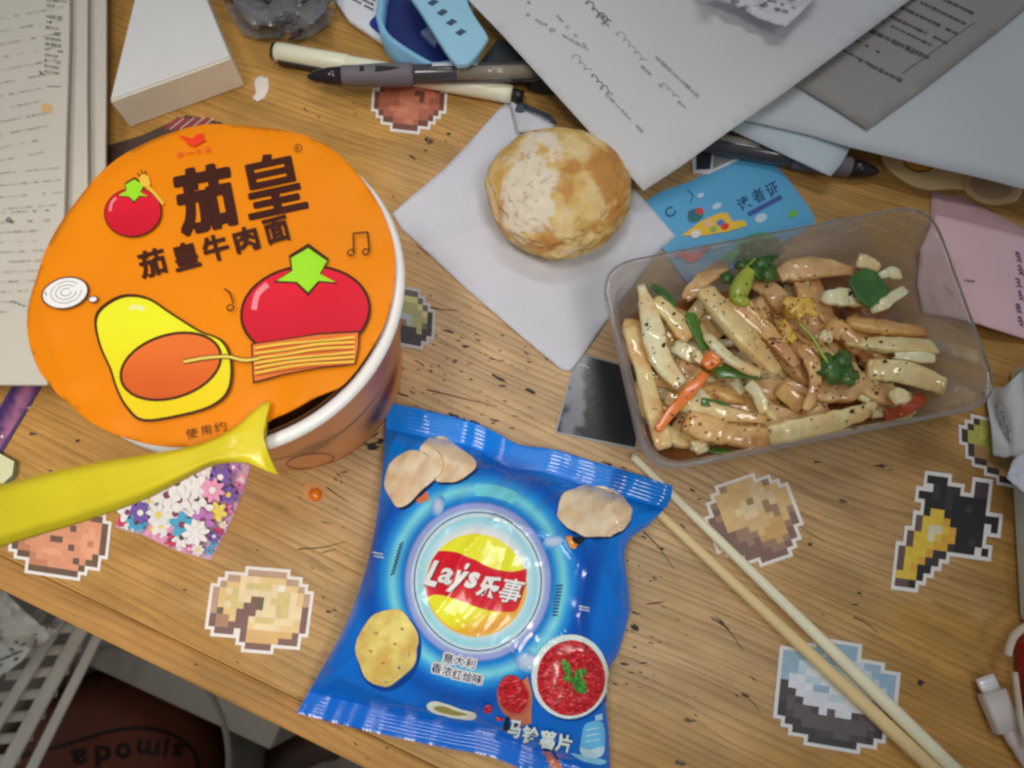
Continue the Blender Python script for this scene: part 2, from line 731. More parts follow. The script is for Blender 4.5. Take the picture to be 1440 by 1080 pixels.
def blot(x, y, rx, ry, ang, c, n=13):
    rx, ry = rx * 1.05, ry * 0.75
    pts = []
    for k in range(n):
        j = 0.35 + 0.75 * rs.random()
        pts.append(ellpt(x, y, rx * j, ry * j, ang, 360 * k / n))
    ink.poly(pts, c)


for x, y, rx, ry, a, c in [
    (522, 628, 15, 9, 15, DK), (535, 620, 9, 6, -20, DK), (512, 622, 7, 3, 40, DK), (528, 612, 9, 2, -40, DK),
    (640, 585, 11, 4, 25, DK), (655, 592, 9, 3, 30, DK), (610, 580, 14, 3, 20, DKB), (667, 594, 10, 4, 20, DK), (695, 591, 8, 3, 12, DKB),
    (566, 555, 10, 3, 20, DK), (630, 466, 13, 3, 15, DK), (655, 487, 8, 3, 8, DK), (640, 507, 5, 2, 0, DK), (610, 485, 4, 2, 20, DKB),
    (702, 532, 12, 3, 30, DK), (692, 505, 6, 2, 20, DKB), (740, 497, 6, 2, 30, DKB), (745, 550, 10, 4, 25, DK), (724, 585, 6, 2, 5, DK),
    (476, 668, 6, 2, 30, DK), (484, 664, 7, 2, -10, DK), (472, 674, 4, 2, 60, DK), (480, 678, 3, 1.5, 40, DK),
    (893, 862, 9, 4, 15, DK), (893, 882, 9, 6, 40, DK), (885, 855, 6, 2, 20, DKB), (879, 934, 9, 3, 10, DK), (888, 946, 6, 2, 15, DK), (905, 932, 8, 2, -10, DK),
    (930, 772, 6, 3, 20, DK), (905, 755, 5, 2, 30, DK), (975, 690, 6, 3, 30, DK), (983, 702, 4, 2, 0, DK), (960, 740, 6, 2, 40, DK),
    (855, 652, 9, 3, 20, DK), (857, 662, 6, 2, 10, DKB), (835, 618, 5, 2, 10, DK), (877, 658, 7, 2, 20, DK),
    (605, 200, 6, 7, 20, DKM), (600, 197, 4, 5, 0, DKB), (631, 188, 4, 3, 0, DK), (598, 212, 4, 2, 30, DK), (580, 222, 6, 4, 30, DKM), (645, 200, 2, 2, 0, (0.4, 0.12, 0.05, 1)),
    (110, 620, 6, 4, 5, DKB), (45, 610, 7, 5, 0, DKM), (70, 662, 6, 3, 10, DKB), (455, 840, 4, 3, 0, DKB), (462, 860, 6, 3, 10, DK), (470, 858, 4, 3, 0, DK),
    (1208, 834, 4, 4, 0, DKB), (1202, 850, 6, 2, 0, DKB), (1294, 960, 7, 7, 30, (0.05, 0.02, 0.03, 1)), (1140, 765, 4, 4, 0, DKB), (1139, 757, 2, 2, 0, DKB),
    (1295, 1037, 5, 4, 40, DKM), (1110, 1000, 4, 3, 0, DKB), (970, 1013, 12, 5, 10, DKM), (1060, 955, 8, 2, 40, DKB), (1048, 978, 8, 3, 30, DKB),
    (920, 848, 18, 2, -8, DKM), (1017, 878, 13, 3, 40, DKB), (1010, 870, 12, 1.5, 35, DKB), (1060, 990, 20, 1.5, 50, DKM), (955, 1072, 12, 5, 20, DKM), (600, 848, 3, 2, 0, DKB),
    (620, 700, 4, 2, 20, DKB), (458, 735, 9, 1.5, 12, DKB), (462, 775, 14, 1.5, -15, DKB), (1185, 705, 9, 4, 15, DKM), (1240, 655, 10, 5, 0, DKM), (1150, 650, 6, 3, 0, DKB),
    (260, 830, 3, 3, 0, DKB), (545, 1052, 3, 2, 0, DKB), (275, 935, 3, 2, 0, DKB)]:
    blot(x, y, rx, ry, a, c)
for p in [[(459, 685), (476, 697), (491, 706)], [(905, 748), (925, 768), (948, 800)], [(1200, 868), (1218, 876), (1235, 890)], [(606, 432), (625, 436), (646, 436)],
          [(1035, 690), (1090, 720), (1160, 762)], [(420, 772), (452, 770), (486, 762)], [(600, 548), (650, 560), (700, 572)], [(1000, 868), (1024, 886), (1045, 915)]]:
    ink.line(p, (2.2, 0.8), DKB)
for k in range(150):
    x, y = (rs.gauss(640, 70), rs.gauss(515, 55)) if k % 3 else (rs.gauss(900, 40), rs.gauss(880, 70))
    r = rs.uniform(0.7, 2.2)
    blot(x, y, r * rs.uniform(1.2, 3.2), r, rs.uniform(5, 35), rs.choice((DK, DKB, DKB, DKM)), 8)
for k in range(190):
    x, y = 420 + 1010 * rs.random() ** 1.5, rs.uniform(120, 1070)
    if rs.random() < 0.15:
        x, y = rs.uniform(0, 520), rs.uniform(560, 960)
    if W(x, y, 0).y < 0.0 and (W(x, y, 0) - EDGE).dot(GN) < 0.004:
        continue
    r = rs.uniform(0.7, 2.0) * (1.0 if rs.random() < 0.9 else 1.8)
    blot(x, y, r * rs.uniform(1, 2.6), r * 0.8, rs.uniform(0, 60), rs.choice((DK, DKB, DKM, DKM)), 7)
o = ink.build("ink_stains", mat("ink", attr=True, rough=0.6, var=0.3, vscale=300), desk)
o["kind"] = "stuff"

# ================================================================== NOODLE BUCKET
CX, CY, RZ, RR = -0.0994, 0.1123, 0.100, 0.0619
bucket = thing("noodle_bucket", "orange paper noodle bucket with printed foil lid and white rim", "noodle cup", (CX, CY, 0))


def cup_col(a, t):
    base = C(244, 148, 92)
    n = fbm(math.cos(a) * 3.2, math.sin(a) * 3.2, t * 3.0, 4)
    c = mixc(base, C(236, 156, 104), n * 1.6)
    d = math.degrees(a) % 360
    w = math.exp(-(((d - 338) / 14) ** 2 + ((t - 0.74) / 0.18) ** 2))
    c = mixc(c, C(152, 78, 118), w * 0.8)
    w = math.exp(-(((d - 338) / 13) ** 2 + ((t - 0.38) / 0.14) ** 2))
    c = mixc(c, C(108, 30, 26), w * 1.2)
    w = math.exp(-(((d - 325) / 9) ** 2 + ((t - 0.30) / 0.16) ** 2))
    c = mixc(c, C(70, 50, 42), w)
    w = math.exp(-(((d - 296) / 8) ** 2 + ((t - 0.55) / 0.09) ** 2))
    c = mixc(c, C(134, 92, 62), w)
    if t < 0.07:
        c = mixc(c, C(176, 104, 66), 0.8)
    return c


mb = MB()
rows, cols = [], []
NS = 160
for i in range(41):
    t = i / 40
    z = 0.0008 + t * 0.0965
    r = 0.0478 + (0.0586 - 0.0478) * t
    if t < 0.03:
        r -= 0.0006
    rows.append([(CX + r * math.cos(2 * math.pi * k / NS), CY + r * math.sin(2 * math.pi * k / NS), z) for k in range(NS)])
    cols.append([cup_col(2 * math.pi * k / NS, t) for k in range(NS)])
ids = mb.grid(rows, cols, True)
mb.face(ids[0][::-1])
cup_b = mb.bvh()
cupo = mb.build("cup_wall", mat("cup_print", attr=True, rough=0.5, var=0.05, vscale=80, spec=0.25, sss=0.15), bucket, True)
pr = Print(cup_b, 10, 0.0002)
pr.ring(436, 648, 34, 11, -8, 2.2, C(150, 96, 60))
pr.build("side_print", PRINT, bucket)
mb = MB()
mb.lathe([(0.0560, RZ - 0.001), (0.0540, 0.055), (0.0465, 0.006)], (CX, CY), 96, c=None, cap_top=True)
mb.build("cup_lining", mat("cup_lining", C(150, 104, 62), 0.4), bucket, True, recalc=True)
mb = MB()
mb.lathe([(0.0, 0.068), (0.03, 0.0682), (0.0544, 0.068)], (CX, CY), 64)
mb.build("broth", mat("broth", C(112, 66, 30), 0.12, 0.2, 60), bucket, True)
mb = MB()                                                   # rolled white rim
prof = []
for k in range(13):
    a = 2 * math.pi * k / 12
    prof.append((RR - 0.0024 + 0.0024 * math.cos(a), RZ - 0.0020 + 0.0020 * math.sin(a)))
mb.lathe(prof[::-1], (CX, CY), 128)
mb.build("rim", mat("rim_white", C(236, 234, 230), 0.3, 0.03, 40), bucket, True)

lid_out = [(300, 174), (345, 177), (390, 182), (430, 191), (470, 212), (502, 243), (528, 279), (545, 315), (555, 352), (555, 395), (549, 430), (537, 464), (520, 494), (500, 522), (480, 543),
           (458, 553), (441, 560), (420, 572), (400, 582), (382, 590), (366, 602), (345, 612), (318, 621), (285, 627), (250, 628), (215, 626), (180, 617), (150, 606), (122, 590), (98, 568), (80, 553), (70, 540),
           (58, 526), (48, 505), (40, 478), (38, 450), (42, 420), (52, 388), (64, 352), (84, 315), (108, 282), (134, 250), (165, 223), (200, 203), (235, 188), (270, 178)]
lo = crom2(lid_out, 3, True)


def lid_z(x, y):
    p = W(x, y, 0.102)
    d = math.hypot(p.x - CX, p.y - CY)
    z = 0.1022 + 0.0012 * (1 - min(1, d / 0.06) ** 2) + 0.0006 * fbm(p.x * 30, p.y * 30, 1.0, 2)
    z += 0.0005 * math.sin(math.atan2(p.y - CY, p.x - CX) * 17) * sstep(0.05, 0.064, d)
    if d > 0.060:
        z -= (d - 0.060) * 0.30
    q = math.hypot(x - 372, y - 592)                        # lid pushed down where the fork pins it
    z -= 0.0012 * math.exp(-(q / 26) ** 2)
    q = math.hypot(x - 425, y - 560)
    z += 0.0016 * math.exp(-(q / 30) ** 2)
    return max(z, 0.1008) if d < 0.062 else z


v2, f2 = refine2d(lo, [list(range(len(lo)))], 12)
mb = MB()
for x, y in v2:
    mb.vert(W(x, y, lid_z(x, y)))
for t in f2:
    a, b_, c_ = (mb.v[i] for i in t)
    mb.face(t if (b_ - a).cross(c_ - a).z > 0 else t[::-1])
LIDB = mb.bvh()
mb.build("lid", mat("orange_lid", C(246, 128, 6), 0.45, 0.07, 22, spec=0.18, coat=0.0, coat_rough=0.25, bump=0.06, bscale=60), bucket, True, solid=0.00035)

BRN = C(62, 28, 18)
lp = Print(LIDB, 10, 0.00022, 0.00002)
for dx, dy in ((0, 0), (-2.6, -2.2), (2.6, 2.2), (-2.4, 2.4), (2.4, -2.4), (0, 3), (0, -3)):
    lp.glyph("茄", 289 + dx, 281 + dy, 80, 89, -11, BRN, 0.02)
    lp.glyph("皇", 384 + dx * 0.8, 260 + dy * 0.42, 82, 84, -12, BRN, 0.006)
for ch, x, y, w, h in (("茄", 215, 371, 38, 38), ("皇", 262, 361, 36, 37), ("牛", 304, 350, 36, 36), ("肉", 347, 338, 34, 34), ("面", 390, 325, 34, 35)):
    for dx, dy in ((0, 0), (-0.9, -0.6), (0.9, 0.6), (0.6, -0.8)):
        lp.glyph(ch, x + dx, y + dy, w, h, -15, BRN, 0.018)
lp.ring(420, 210, 5.6, 5.8, 0, 0.9, BRN, 24)
lp.glyph("R", 420, 210, 4, 5.5, -12, BRN)
for ch, x, y, w, h in (("使", 271, 610, 17, 14), ("用", 291, 606, 15, 13), ("约", 311, 601, 17, 14)):
    lp.glyph(ch, x, y, w, h, -11, BRN, 0.0)
RDL = C(222, 60, 30)
lp.poly([(252, 193), (262, 195), (272, 197), (278, 192), (288, 190), (286, 197), (292, 199), (282, 204), (274, 209), (266, 206), (262, 200)], RDL)
for ch, x, y, w, h in (("统", 255, 219, 10, 8), ("一", 268, 217, 10, 2), ("企", 280, 214, 10, 7), ("业", 293, 212, 10, 7)):
    lp.glyph(ch, x, y, w, h, -8, C(225, 92, 34), 0.02)
TOM = C(212, 30, 50)
GRN = C(150, 212, 40)


def plain_tomato(cx, cy, rx, ry, ang, ow, leaf):
    """a plain tomato with a green leafy top"""
    lp.ell(cx, cy, rx + ow, ry + ow, ang, BRN)
    lp.ell(cx, cy, rx, ry, ang, lambda x, y: mixc(TOM, C(190, 22, 44), sstep(cy - ry, cy + ry, y)))
    lp.line([(cx - rx * 0.82, cy - ry * 0.05), (cx - rx * 0.76, cy - ry * 0.4), (cx - rx * 0.6, cy - ry * 0.62)], rx * 0.09, C(240, 130, 140))
    pts = [(cx + p[0] * leaf, cy - ry * 0.86 + p[1] * leaf) for p in ((-1.0, 0.25), (-0.45, -0.1), (-0.5, -0.55), (-0.08, -0.25), (0.1, -0.9), (0.25, -0.25), (0.75, -0.45), (0.5, 0.0), (1.05, 0.3), (0.45, 0.25), (0.1, 0.65), (-0.3, 0.28))]
    c0 = (sum(p[0] for p in pts) / 12, sum(p[1] for p in pts) / 12)
    lp.poly([(c0[0] + (p[0] - c0[0]) * 1.12, c0[1] + (p[1] - c0[1]) * 1.2) for p in pts], BRN)
    lp.poly(pts, GRN)


plain_tomato(189, 301, 39, 33, -8, 1.8, 20)
# little printed fork
lp.line([(207, 262), (219, 274), (232, 289)], 4.5, C(222, 180, 60), False)
lp.poly([(198, 252), (203, 247), (208, 252), (211, 250), (214, 262), (206, 266), (199, 261)], C(222, 180, 60))
for q in ((199, 251, 195, 246), (203, 248, 200, 242), (208, 249, 206, 243)):
    lp.line([(q[0], q[1]), (q[2], q[3])], 1.6, BRN, False)
# slice of onion
lp.ell(95, 414, 33, 22.5, -14, BRN)
lp.ell(95, 414, 31, 20.5, -14, C(226, 224, 222))
for rr_ in (22, 15, 8):
    lp.ring(96, 413, rr_, rr_ * 0.7, -14, 1.1, C(120, 115, 112), a0=10, a1=330)
lp.ell(134, 423, 7, 5, -10, BRN)
lp.ell(134, 423, 5.4, 3.5, -10, C(226, 224, 222))
# a plain yellow bowl of broth
YEL = C(236, 208, 24)
bowl_o = crom2([(140, 455), (150, 436), (178, 421), (210, 424), (240, 443), (280, 468), (312, 482), (325, 510), (322, 548), (300, 570), (258, 583), (206, 590), (182, 572), (168, 545), (160, 520), (146, 488)], 5, True)
cb = (235, 510)
lp.poly([(cb[0] + (p[0] - cb[0]) * 1.045, cb[1] + (p[1] - cb[1]) * 1.05) for p in bowl_o], BRN)
lp.poly(bowl_o, lambda x, y: mixc(C(244, 222, 40), C(228, 196, 22), sstep(440, 580, y)))
lp.ell(243, 517, 74, 46, -17, BRN)
lp.ell(243, 517, 70, 42, -17, lambda x, y: mixc(C(218, 108, 44), C(200, 88, 32), sstep(480, 560, y)))
lp.line([(185, 436), (195, 434), (206, 437)], 6, C(248, 236, 150))
# noodle strand and a bundle of noodles in front of a big plain tomato
plain_tomato(431, 441, 88, 62, -6, 4, 40)
bun_o = [(357, 487), (400, 481), (450, 473), (505, 470), (504, 492), (499, 514), (450, 519), (400, 528), (360, 538)]
lp.poly([(430 + (p[0] - 430) * 1.03, 502 + (p[1] - 502) * 1.09) for p in bun_o], BRN)
lp.poly(bun_o, C(214, 112, 48))
for k in range(6):
    y = 492 + k * 7.0
    lp.line([(360, y + 0), (400, y - 6 + 2 * math.sin(k)), (450, y - 12 + 2 * math.cos(k * 2)), (500, y - 16)], 2.6, C(244, 196, 74))
    lp.line([(362, y + 3.4), (402, y - 3), (452, y - 9), (498, y - 12.5)], 1.0, BRN)
lp.line([(262, 511), (290, 506), (322, 504), (345, 509), (366, 507)], 6.5, BRN)
lp.line([(262, 511), (290, 506), (322, 504), (345, 509), (366, 507)], 3.8, C(246, 196, 90))
# notes
for a in ([(318, 409), (326, 416), (331, 430)], [(498, 332), (518, 330)], [(498, 332), (499, 356)], [(518, 330), (521, 355)]):
    lp.line(a, 2.2, BRN)
for x, y in ((327, 436), (495, 359), (516, 358)):
    lp.ring(x, y, 5.5, 5, -20, 1.8, BRN)
lp.build("lid_print", mat("lid_ink", attr=True, rough=0.45, var=0.04, vscale=50, spec=0.2), bucket)

# ------------------------------------------------------------------ yellow plastic fork pinned in the lid
FKT = [(-60, 695), (0, 682), (60, 667), (120, 653), (200, 640), (262, 629), (300, 617), (331, 600), (352, 582), (368, 568), (380, 565)]
FKB = [(-60, 782), (0, 767), (60, 749), (120, 731), (200, 702), (262, 671), (300, 653), (342, 650), (365, 658), (380, 664), (392, 667)]
fork = thing("plastic_fork", "translucent yellow plastic fork handle lying across the noodle bucket rim", "fork", W(330, 625, 0.104))
A = crom2(FKT, 5)
B = crom2(FKB, 5)
n = len(A)
rows_t, rows_b = [], []
for i in range(n):
    t = i / (n - 1)
    xm = (A[i][0] + B[i][0]) / 2
    zc = 0.1062 + 0.040 * max(0.0, (330 - xm) / 390.0) ** 1.15
    rt, rb = [], []
    for k in range(13):
        u = k / 12
        px, py = A[i][0] * (1 - u) + B[i][0] * u, A[i][1] * (1 - u) + B[i][1] * u
        if i > n - 9:                                         # fish-tail notch at the end
            s = (i - (n - 9)) / 8
            px -= s * 15 * (1 - abs(2 * u - 1) ** 1.6)
        crown = 0.0026 * (1 - (2 * u - 1) ** 2) * (0.25 + 0.75 * sstep(0.1, 0.5, 1 - t))
        ridge = 0.0012 * math.exp(-((abs(2 * u - 1) - 0.62) / 0.12) ** 2) * (1 - sstep(0.6, 0.8, t))
        z = zc + crown + ridge
        if t > 0.85 and u > 0.6:
            z -= 0.0035 * (t - 0.85) / 0.15 * (u - 0.6) / 0.4
        rt.append(W(px, py, z))
        rb.append(W(px, py, z) - Vector((0, 0, 0.0016)))
    rows_t.append(rt)
    rows_b.append(rb)
mb = MB()
loop = [rt + rb[::-1] for rt, rb in zip(rows_t, rows_b)]
ids = mb.grid(loop, None, True)
mb.face(ids[0][::-1])
mb.face(ids[-1])
mb.build("handle", mat("yellow_plastic", C(222, 200, 36), 0.30, 0.12, 45, sss=0.5, coat=0.2, spec=0.5, bump=0.03, bscale=70), fork, True, recalc=True)

# ================================================================== CRISP PACKET
LFT = [(545, 567), (541, 620), (536, 680), (524, 760), (505, 830), (480, 890), (450, 945), (418, 1002)]
RGT = [(946, 684), (940, 708), (912, 738), (880, 768), (884, 828), (885, 862), (870, 917), (855, 945), (852, 985), (856, 1030), (858, 1090), (862, 1132)]
TOP = [(545, 567), (600, 578), (664, 594), (700, 610), (731, 626), (780, 633), (826, 647), (885, 664), (946, 684)]
BOT = [(418, 1002), (490, 1021), (560, 1037), (630, 1052), (690, 1064), (760, 1092), (862, 1132)]


def arc_sampler(pts):
    q = crom2(pts, 12)
    L = [0]
    for i in range(1, len(q)):
        L.append(L[-1] + math.hypot(q[i][0] - q[i - 1][0], q[i][1] - q[i - 1][1]))

    def f(t):
        d = t * L[-1]
        for i in range(1, len(q)):
            if L[i] >= d - 1e-9:
                k = (d - L[i - 1]) / max(1e-9, L[i] - L[i - 1])
                return (q[i - 1][0] + (q[i][0] - q[i - 1][0]) * k, q[i - 1][1] + (q[i][1] - q[i - 1][1]) * k)
        return q[-1]
    return f


fL, fR, fT, fB = map(arc_sampler, (LFT, RGT, TOP, BOT))
RC = (672, 818)


def bag_col(x, y):
    base = mixc(C(0, 122, 222), C(0, 100, 198), sstep(600, 1000, y))
    rr_ = math.hypot((x - RC[0]) / 95.0, (y - RC[1]) / 103.0)
    st = [(0.0, C(210, 222, 232)), (0.97, C(190, 216, 232)), (1.0, C(150, 160, 212)), (1.06, C(140, 156, 214)), (1.09, C(30, 110, 190)), (1.14, C(24, 132, 210)), (1.27, C(120, 208, 236)),
          (1.37, C(40, 150, 222)), (1.50, C(0, 96, 196)), (1.62, C(0, 78, 172)), (1.85, base)]
    if rr_ >= 1.85:
        c = base
    else:
        c = base
        for (r0, c0), (r1, c1) in zip(st, st[1:]):
            if r0 <= rr_ <= r1:
                c = mixc(c0, c1, (rr_ - r0) / (r1 - r0))
                break
    # darker printed stripe down the right side
    xs = 866 - (y - 690) * 0.29 if y < 860 else 817 + (y - 860) * 0.05
    if 660 < y < 915:
        c = mixc(c, C(0, 66, 160), 0.6 * math.exp(-((x - xs) / 13.0) ** 4))
    return c


NU = 170
VS = [0.075 * k / 60 for k in range(60)] + [0.075 + 0.85 * k / 150 for k in range(150)] + [0.925 + 0.075 * k / 60 for k in range(61)]
NV = len(VS) - 1
CREASES = [([(697, 727), (668, 760), (645, 792), (630, 820)], 0.0011, 5.0), ([(697, 727), (742, 742), (806, 760)], 0.0011, 5.0), ([(714, 908), (728, 925), (746, 940)], 0.0010, 6.0), ([(640, 868), (655, 884), (668, 892)], 0.0007, 6.0),
           ([(560, 600), (640, 650), (720, 660), (800, 690)], 0.0016, 9.0), ([(880, 740), (840, 770), (818, 850), (822, 930)], 0.0013, 9.0), ([(470, 950), (560, 985), (650, 1020)], 0.0013, 10.0), ([(530, 680), (520, 760), (500, 850)], 0.0012, 10.0), ([(860, 720), (900, 770)], 0.001, 8.0), ([(700, 1030), (650, 980), (640, 960)], 0.0009, 8.0)]
CREASES = [(crom2(p, 5), a, w) for p, a, w in CREASES]


def crease(px, py):
    z = 0.0
    for p, a, w in CREASES:
        d2 = min((px - q[0]) ** 2 + (py - q[1]) ** 2 for q in p[::2])
        if d2 < 2500:
            best = 1e9
            for (x0, y0), (x1, y1) in zip(p, p[1:]):
                l2 = (x1 - x0) ** 2 + (y1 - y0) ** 2 + 1e-9
                t = max(0.0, min(1.0, ((px - x0) * (x1 - x0) + (py - y0) * (y1 - y0)) / l2))
                best = min(best, math.hypot(px - x0 - t * (x1 - x0), py - y0 - t * (y1 - y0)))
            z += a * math.exp(-best / w)
    return z


rows_t, rows_b, cols = [], [], []
for j in range(NV + 1):
    v = VS[j]
    rt, rb, cc = [], [], []
    bv = max(0.0, math.sin(math.pi * min(1, max(0, (v - 0.075) / 0.85)))) ** 0.62
    for i in range(NU + 1):
        u = i / NU
        l, r, t, b = fL(v), fR(v), fT(u), fB(u)
        c00, c10, c01, c11 = fT(0), fT(1), fB(0), fB(1)
        px, py = [(1 - u) * l[d] + u * r[d] + (1 - v) * t[d] + v * b[d] - ((1 - u) * (1 - v) * c00[d] + u * (1 - v) * c10[d] + (1 - u) * v * c01[d] + u * v * c11[d]) for d in (0, 1)]
        if j == 0 or j == NV:                                 # pinked edge
            s = 2.0 * (1 if i % 2 else -1)
            px += 0.3 * s
            py += s
        bu = max(0.0, 1 - abs(2 * u - 1) ** 3.2) ** 0.8
        ze = 0.006 + 0.011 * bv
        zt = ze + (0.036 - ze) * bu * bv
        end = 1 - bv
        # creases running in from the two seals and out to the corners
        k1 = 1 - abs(fbm(u * 7.0 + 3 * v, v * 1.4, 2.0, 3)) * 2.2
        k2 = 1 - abs(fbm(u * 3.2 - v * 2.5, v * 3.6 + u, 7.0, 3)) * 2.0
        edge = sstep(0.0, 0.06, min(u, 1 - u) + 0.02)
        w = sstep(0.07, 0.11, v) * (1 - sstep(0.90, 0.94, v))
        zt += edge * (w * (0.0030 * k1 * (0.12 + end ** 1.2) + 0.0018 * k2 * (0.10 + 0.9 * abs(2 * u - 1) ** 1.5)))
        zt += crease(px, py) * w * edge
        # crimped seal ridges
        if v < 0.075 or v > 0.925:
            vv = v if v < 0.5 else 1 - v
            zt = 0.006 + 0.000075 * math.sin(vv * 2 * math.pi / 0.0115 + 0.6 * fbm(u * 5, v * 9, 4.0, 2)) * (1 if 0.006 < vv < 0.07 else 0) + 0.0040 * fbm(u * 3.0, 0.3 if v < 0.5 else 5.1, 3.0, 2) + 0.0005 * fbm(u * 14, v * 4, 1.0, 2)
            zb = max(0.0006, zt - 0.0008)
        else:
            zb = ze * (1 - bu * bv) + 0.001 * bu * bv
            zb = min(zb, zt - 0.0004)
        p = W(px, py, zt)
        rt.append(p)
        q = W(px, py, ze) if 0.075 <= v <= 0.925 else p
        rb.append(Vector((q.x, q.y, zb)) if 0 < i < NU else p)
        cc.append(bag_col(px, py))
    rows_t.append(rt)
    rows_b.append(rb)
    cols.append(cc)
bag = thing("crisp_packet", "puffed blue crisp packet with yellow and red round logo and crimped ends", "snack bag", W(670, 830, 0))
mb = MB()
mb.grid(rows_t[::-1], cols[::-1])
mb.grid(rows_b, cols)
tb = MB()
tb.grid(rows_t[::-1])
BAGB = tb.bvh()
FOIL = mat("bag_foil", attr=True, rough=0.22, var=0.05, vscale=50, bump=0.10, bscale=130, spec=0.25, coat=0.65, coat_rough=0.03)
mb.build("packet", FOIL, bag, True)

bp = Print(BAGB, 5, 0.00022, 0.0)
LV = lambda k: setattr(bp, "off", 0.00022 + 0.00011 * k)
WHT = C(232, 234, 238)


def chipcol(x, y):
    n = fbm(x * 0.045, y * 0.045, 4.0, 3)
    return mixc(C(212, 186, 150), C(226, 208, 182), 0.5 + n * 1.2)


def zz(pts, s, ox, oy):
    return [(ox + x / s, oy + y / s) for x, y in pts]


ch1 = crom2(zz([(75, 380), (100, 300), (160, 255), (220, 245), (290, 290), (305, 340), (290, 380), (240, 430), (180, 490), (130, 503), (100, 460), (78, 420)], 3.273, 520, 560), 4, True)
ch2 = crom2(zz([(230, 240), (270, 190), (340, 178), (400, 225), (470, 275), (490, 315), (460, 350), (400, 385), (330, 390), (300, 375), (300, 310), (260, 260)], 3.273, 520, 560), 4, True)
LV(1)
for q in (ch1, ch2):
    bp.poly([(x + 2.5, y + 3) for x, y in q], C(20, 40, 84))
LV(2)
bp.poly(zz([(215, 470), (265, 430), (275, 470), (225, 487)], 3.273, 520, 560), C(196, 110, 70))
LV(3)
bp.poly(ch2, chipcol)
LV(4)
bp.ring(602, 655, 22, 24, 20, 1.6, C(186, 156, 120), a0=-80, a1=60)
LV(5)
bp.poly(ch1, chipcol)
LV(1)
bp.poly(zz([(920, 640), (1000, 640), (955, 690)], 3.273, 520, 560), C(24, 30, 44))
bp.poly(zz([(900, 640), (925, 635), (960, 680), (940, 695), (920, 690)], 3.273, 520, 560), C(222, 150, 64))
LV(2)
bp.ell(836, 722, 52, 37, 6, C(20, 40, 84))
LV(3)
bp.poly([(x + 1.5 * math.sin(k), y + 1.2 * math.cos(k * 1.7)) for k, (x, y) in enumerate(ellpts(835, 719.5, 52, 36.5, 5))], chipcol)
LV(1)
# metallic blobs on the printed ring and the vents
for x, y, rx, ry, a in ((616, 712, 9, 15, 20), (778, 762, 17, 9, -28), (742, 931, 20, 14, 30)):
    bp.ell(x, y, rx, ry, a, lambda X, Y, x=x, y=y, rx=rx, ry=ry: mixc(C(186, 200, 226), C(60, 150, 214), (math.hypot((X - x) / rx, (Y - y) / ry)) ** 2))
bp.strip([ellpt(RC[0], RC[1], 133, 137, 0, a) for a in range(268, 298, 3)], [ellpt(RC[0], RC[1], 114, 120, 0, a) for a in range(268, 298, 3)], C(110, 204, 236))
LV(2)
for k in range(10):
    t = k / 9
    bp.line([(562 - 12 * t, 767 + 42 * t), (568 - 12 * t, 763 + 42 * t)], 1.8, C(12, 40, 84), False)
    bp.line([(782 - 6 * t, 824 + 41 * t), (791 - 7 * t, 823 + 42 * t)], 1.8, C(12, 40, 84), False)
for x, y in ((531, 778), (533, 783), (820, 853), (820, 857)):
    bp.line([(x - 6, y - 1), (x + 8, y + 2)], 1.7, C(200, 214, 226), False)
# the round emblem
LV(1)
bp.ring(RC[0], RC[1], 90, 98, 0, 1.6, C(60, 80, 150))
LV(2)
bp.ell(RC[0], RC[1] + 1, 84, 91, 0, lambda x, y: mixc(C(222, 228, 236), C(134, 204, 232), sstep(0.72, 0.98, math.hypot((x - RC[0]) / 84, (y - RC[1]) / 91)) * (0.9 if (x + y) % 7 > 0 else 0.7)))
LV(3)
bp.ell(670, 824, 71, 71, 0, C(232, 176, 74))
LV(4)
bp.ell(669, 821, 69.5, 69.5, 0, lambda x, y: mixc(C(238, 224, 48), C(236, 150, 50), sstep(40, 78, (x - 669) * 0.45 + (y - 821) * 0.95 + 8)))
LV(5)
bp.poly(zz(crom2([(240, 560), (330, 568), (420, 600), (540, 660), (640, 682), (700, 678), (748, 664)], 4) + crom2([(752, 690), (735, 790), (705, 880), (680, 916)], 4) + crom2([(600, 916), (500, 900), (400, 865), (300, 830), (220, 815), (172, 832)], 4) + crom2([(164, 780), (172, 700), (202, 610)], 4), 4.153, 560, 640), C(200, 22, 42))
for dx, dy, cc, lv in ((1.2, 1.4, C(90, 16, 36), 6), (0, 0, WHT, 7)):
    LV(lv)
    for ch, x, y, w, h in (("L", 612, 807, 17, 37), ("a", 628, 810, 17, 22), ("y", 643, 818, 17, 33), ("'", 656, 797, 4, 9), ("s", 664, 816, 15, 24)):
        bp.glyph(ch, x + dx, y + dy, w, h, 13, cc, 0.035 if ch != 'a' else 0.02, 0.25)
        bp.glyph(ch, x + dx + 0.8, y + dy + 0.2, w, h, 13, cc, 0.035 if ch != 'a' else 0.02, 0.25)
    bp.glyph("乐", 688 + dx, 826 + dy, 30, 33, 11, cc, 0.04, 0.2)
    bp.glyph("事", 719 + dx, 831 + dy, 31, 35, 11, cc, 0.016, 0.2)
for q, (dx, dy) in enumerate([(2.2 * math.cos(a * 0.785), 2.2 * math.sin(a * 0.785)) for a in range(8)] + [(0, 0)]):
    LV(2 + q * 0.1 if q < 8 else 3.4)
    for ch, x, y in (("意", 631, 925), ("大", 646, 928), ("利", 662, 932), ("香", 615, 939), ("浓", 629, 943), ("红", 643, 947), ("烩", 658, 951), ("味", 672, 954)):
        bp.glyph(ch, x + dx, y + dy, 13.5, 13.5, 13, WHT if q < 8 else C(16, 34, 84), 0.012)
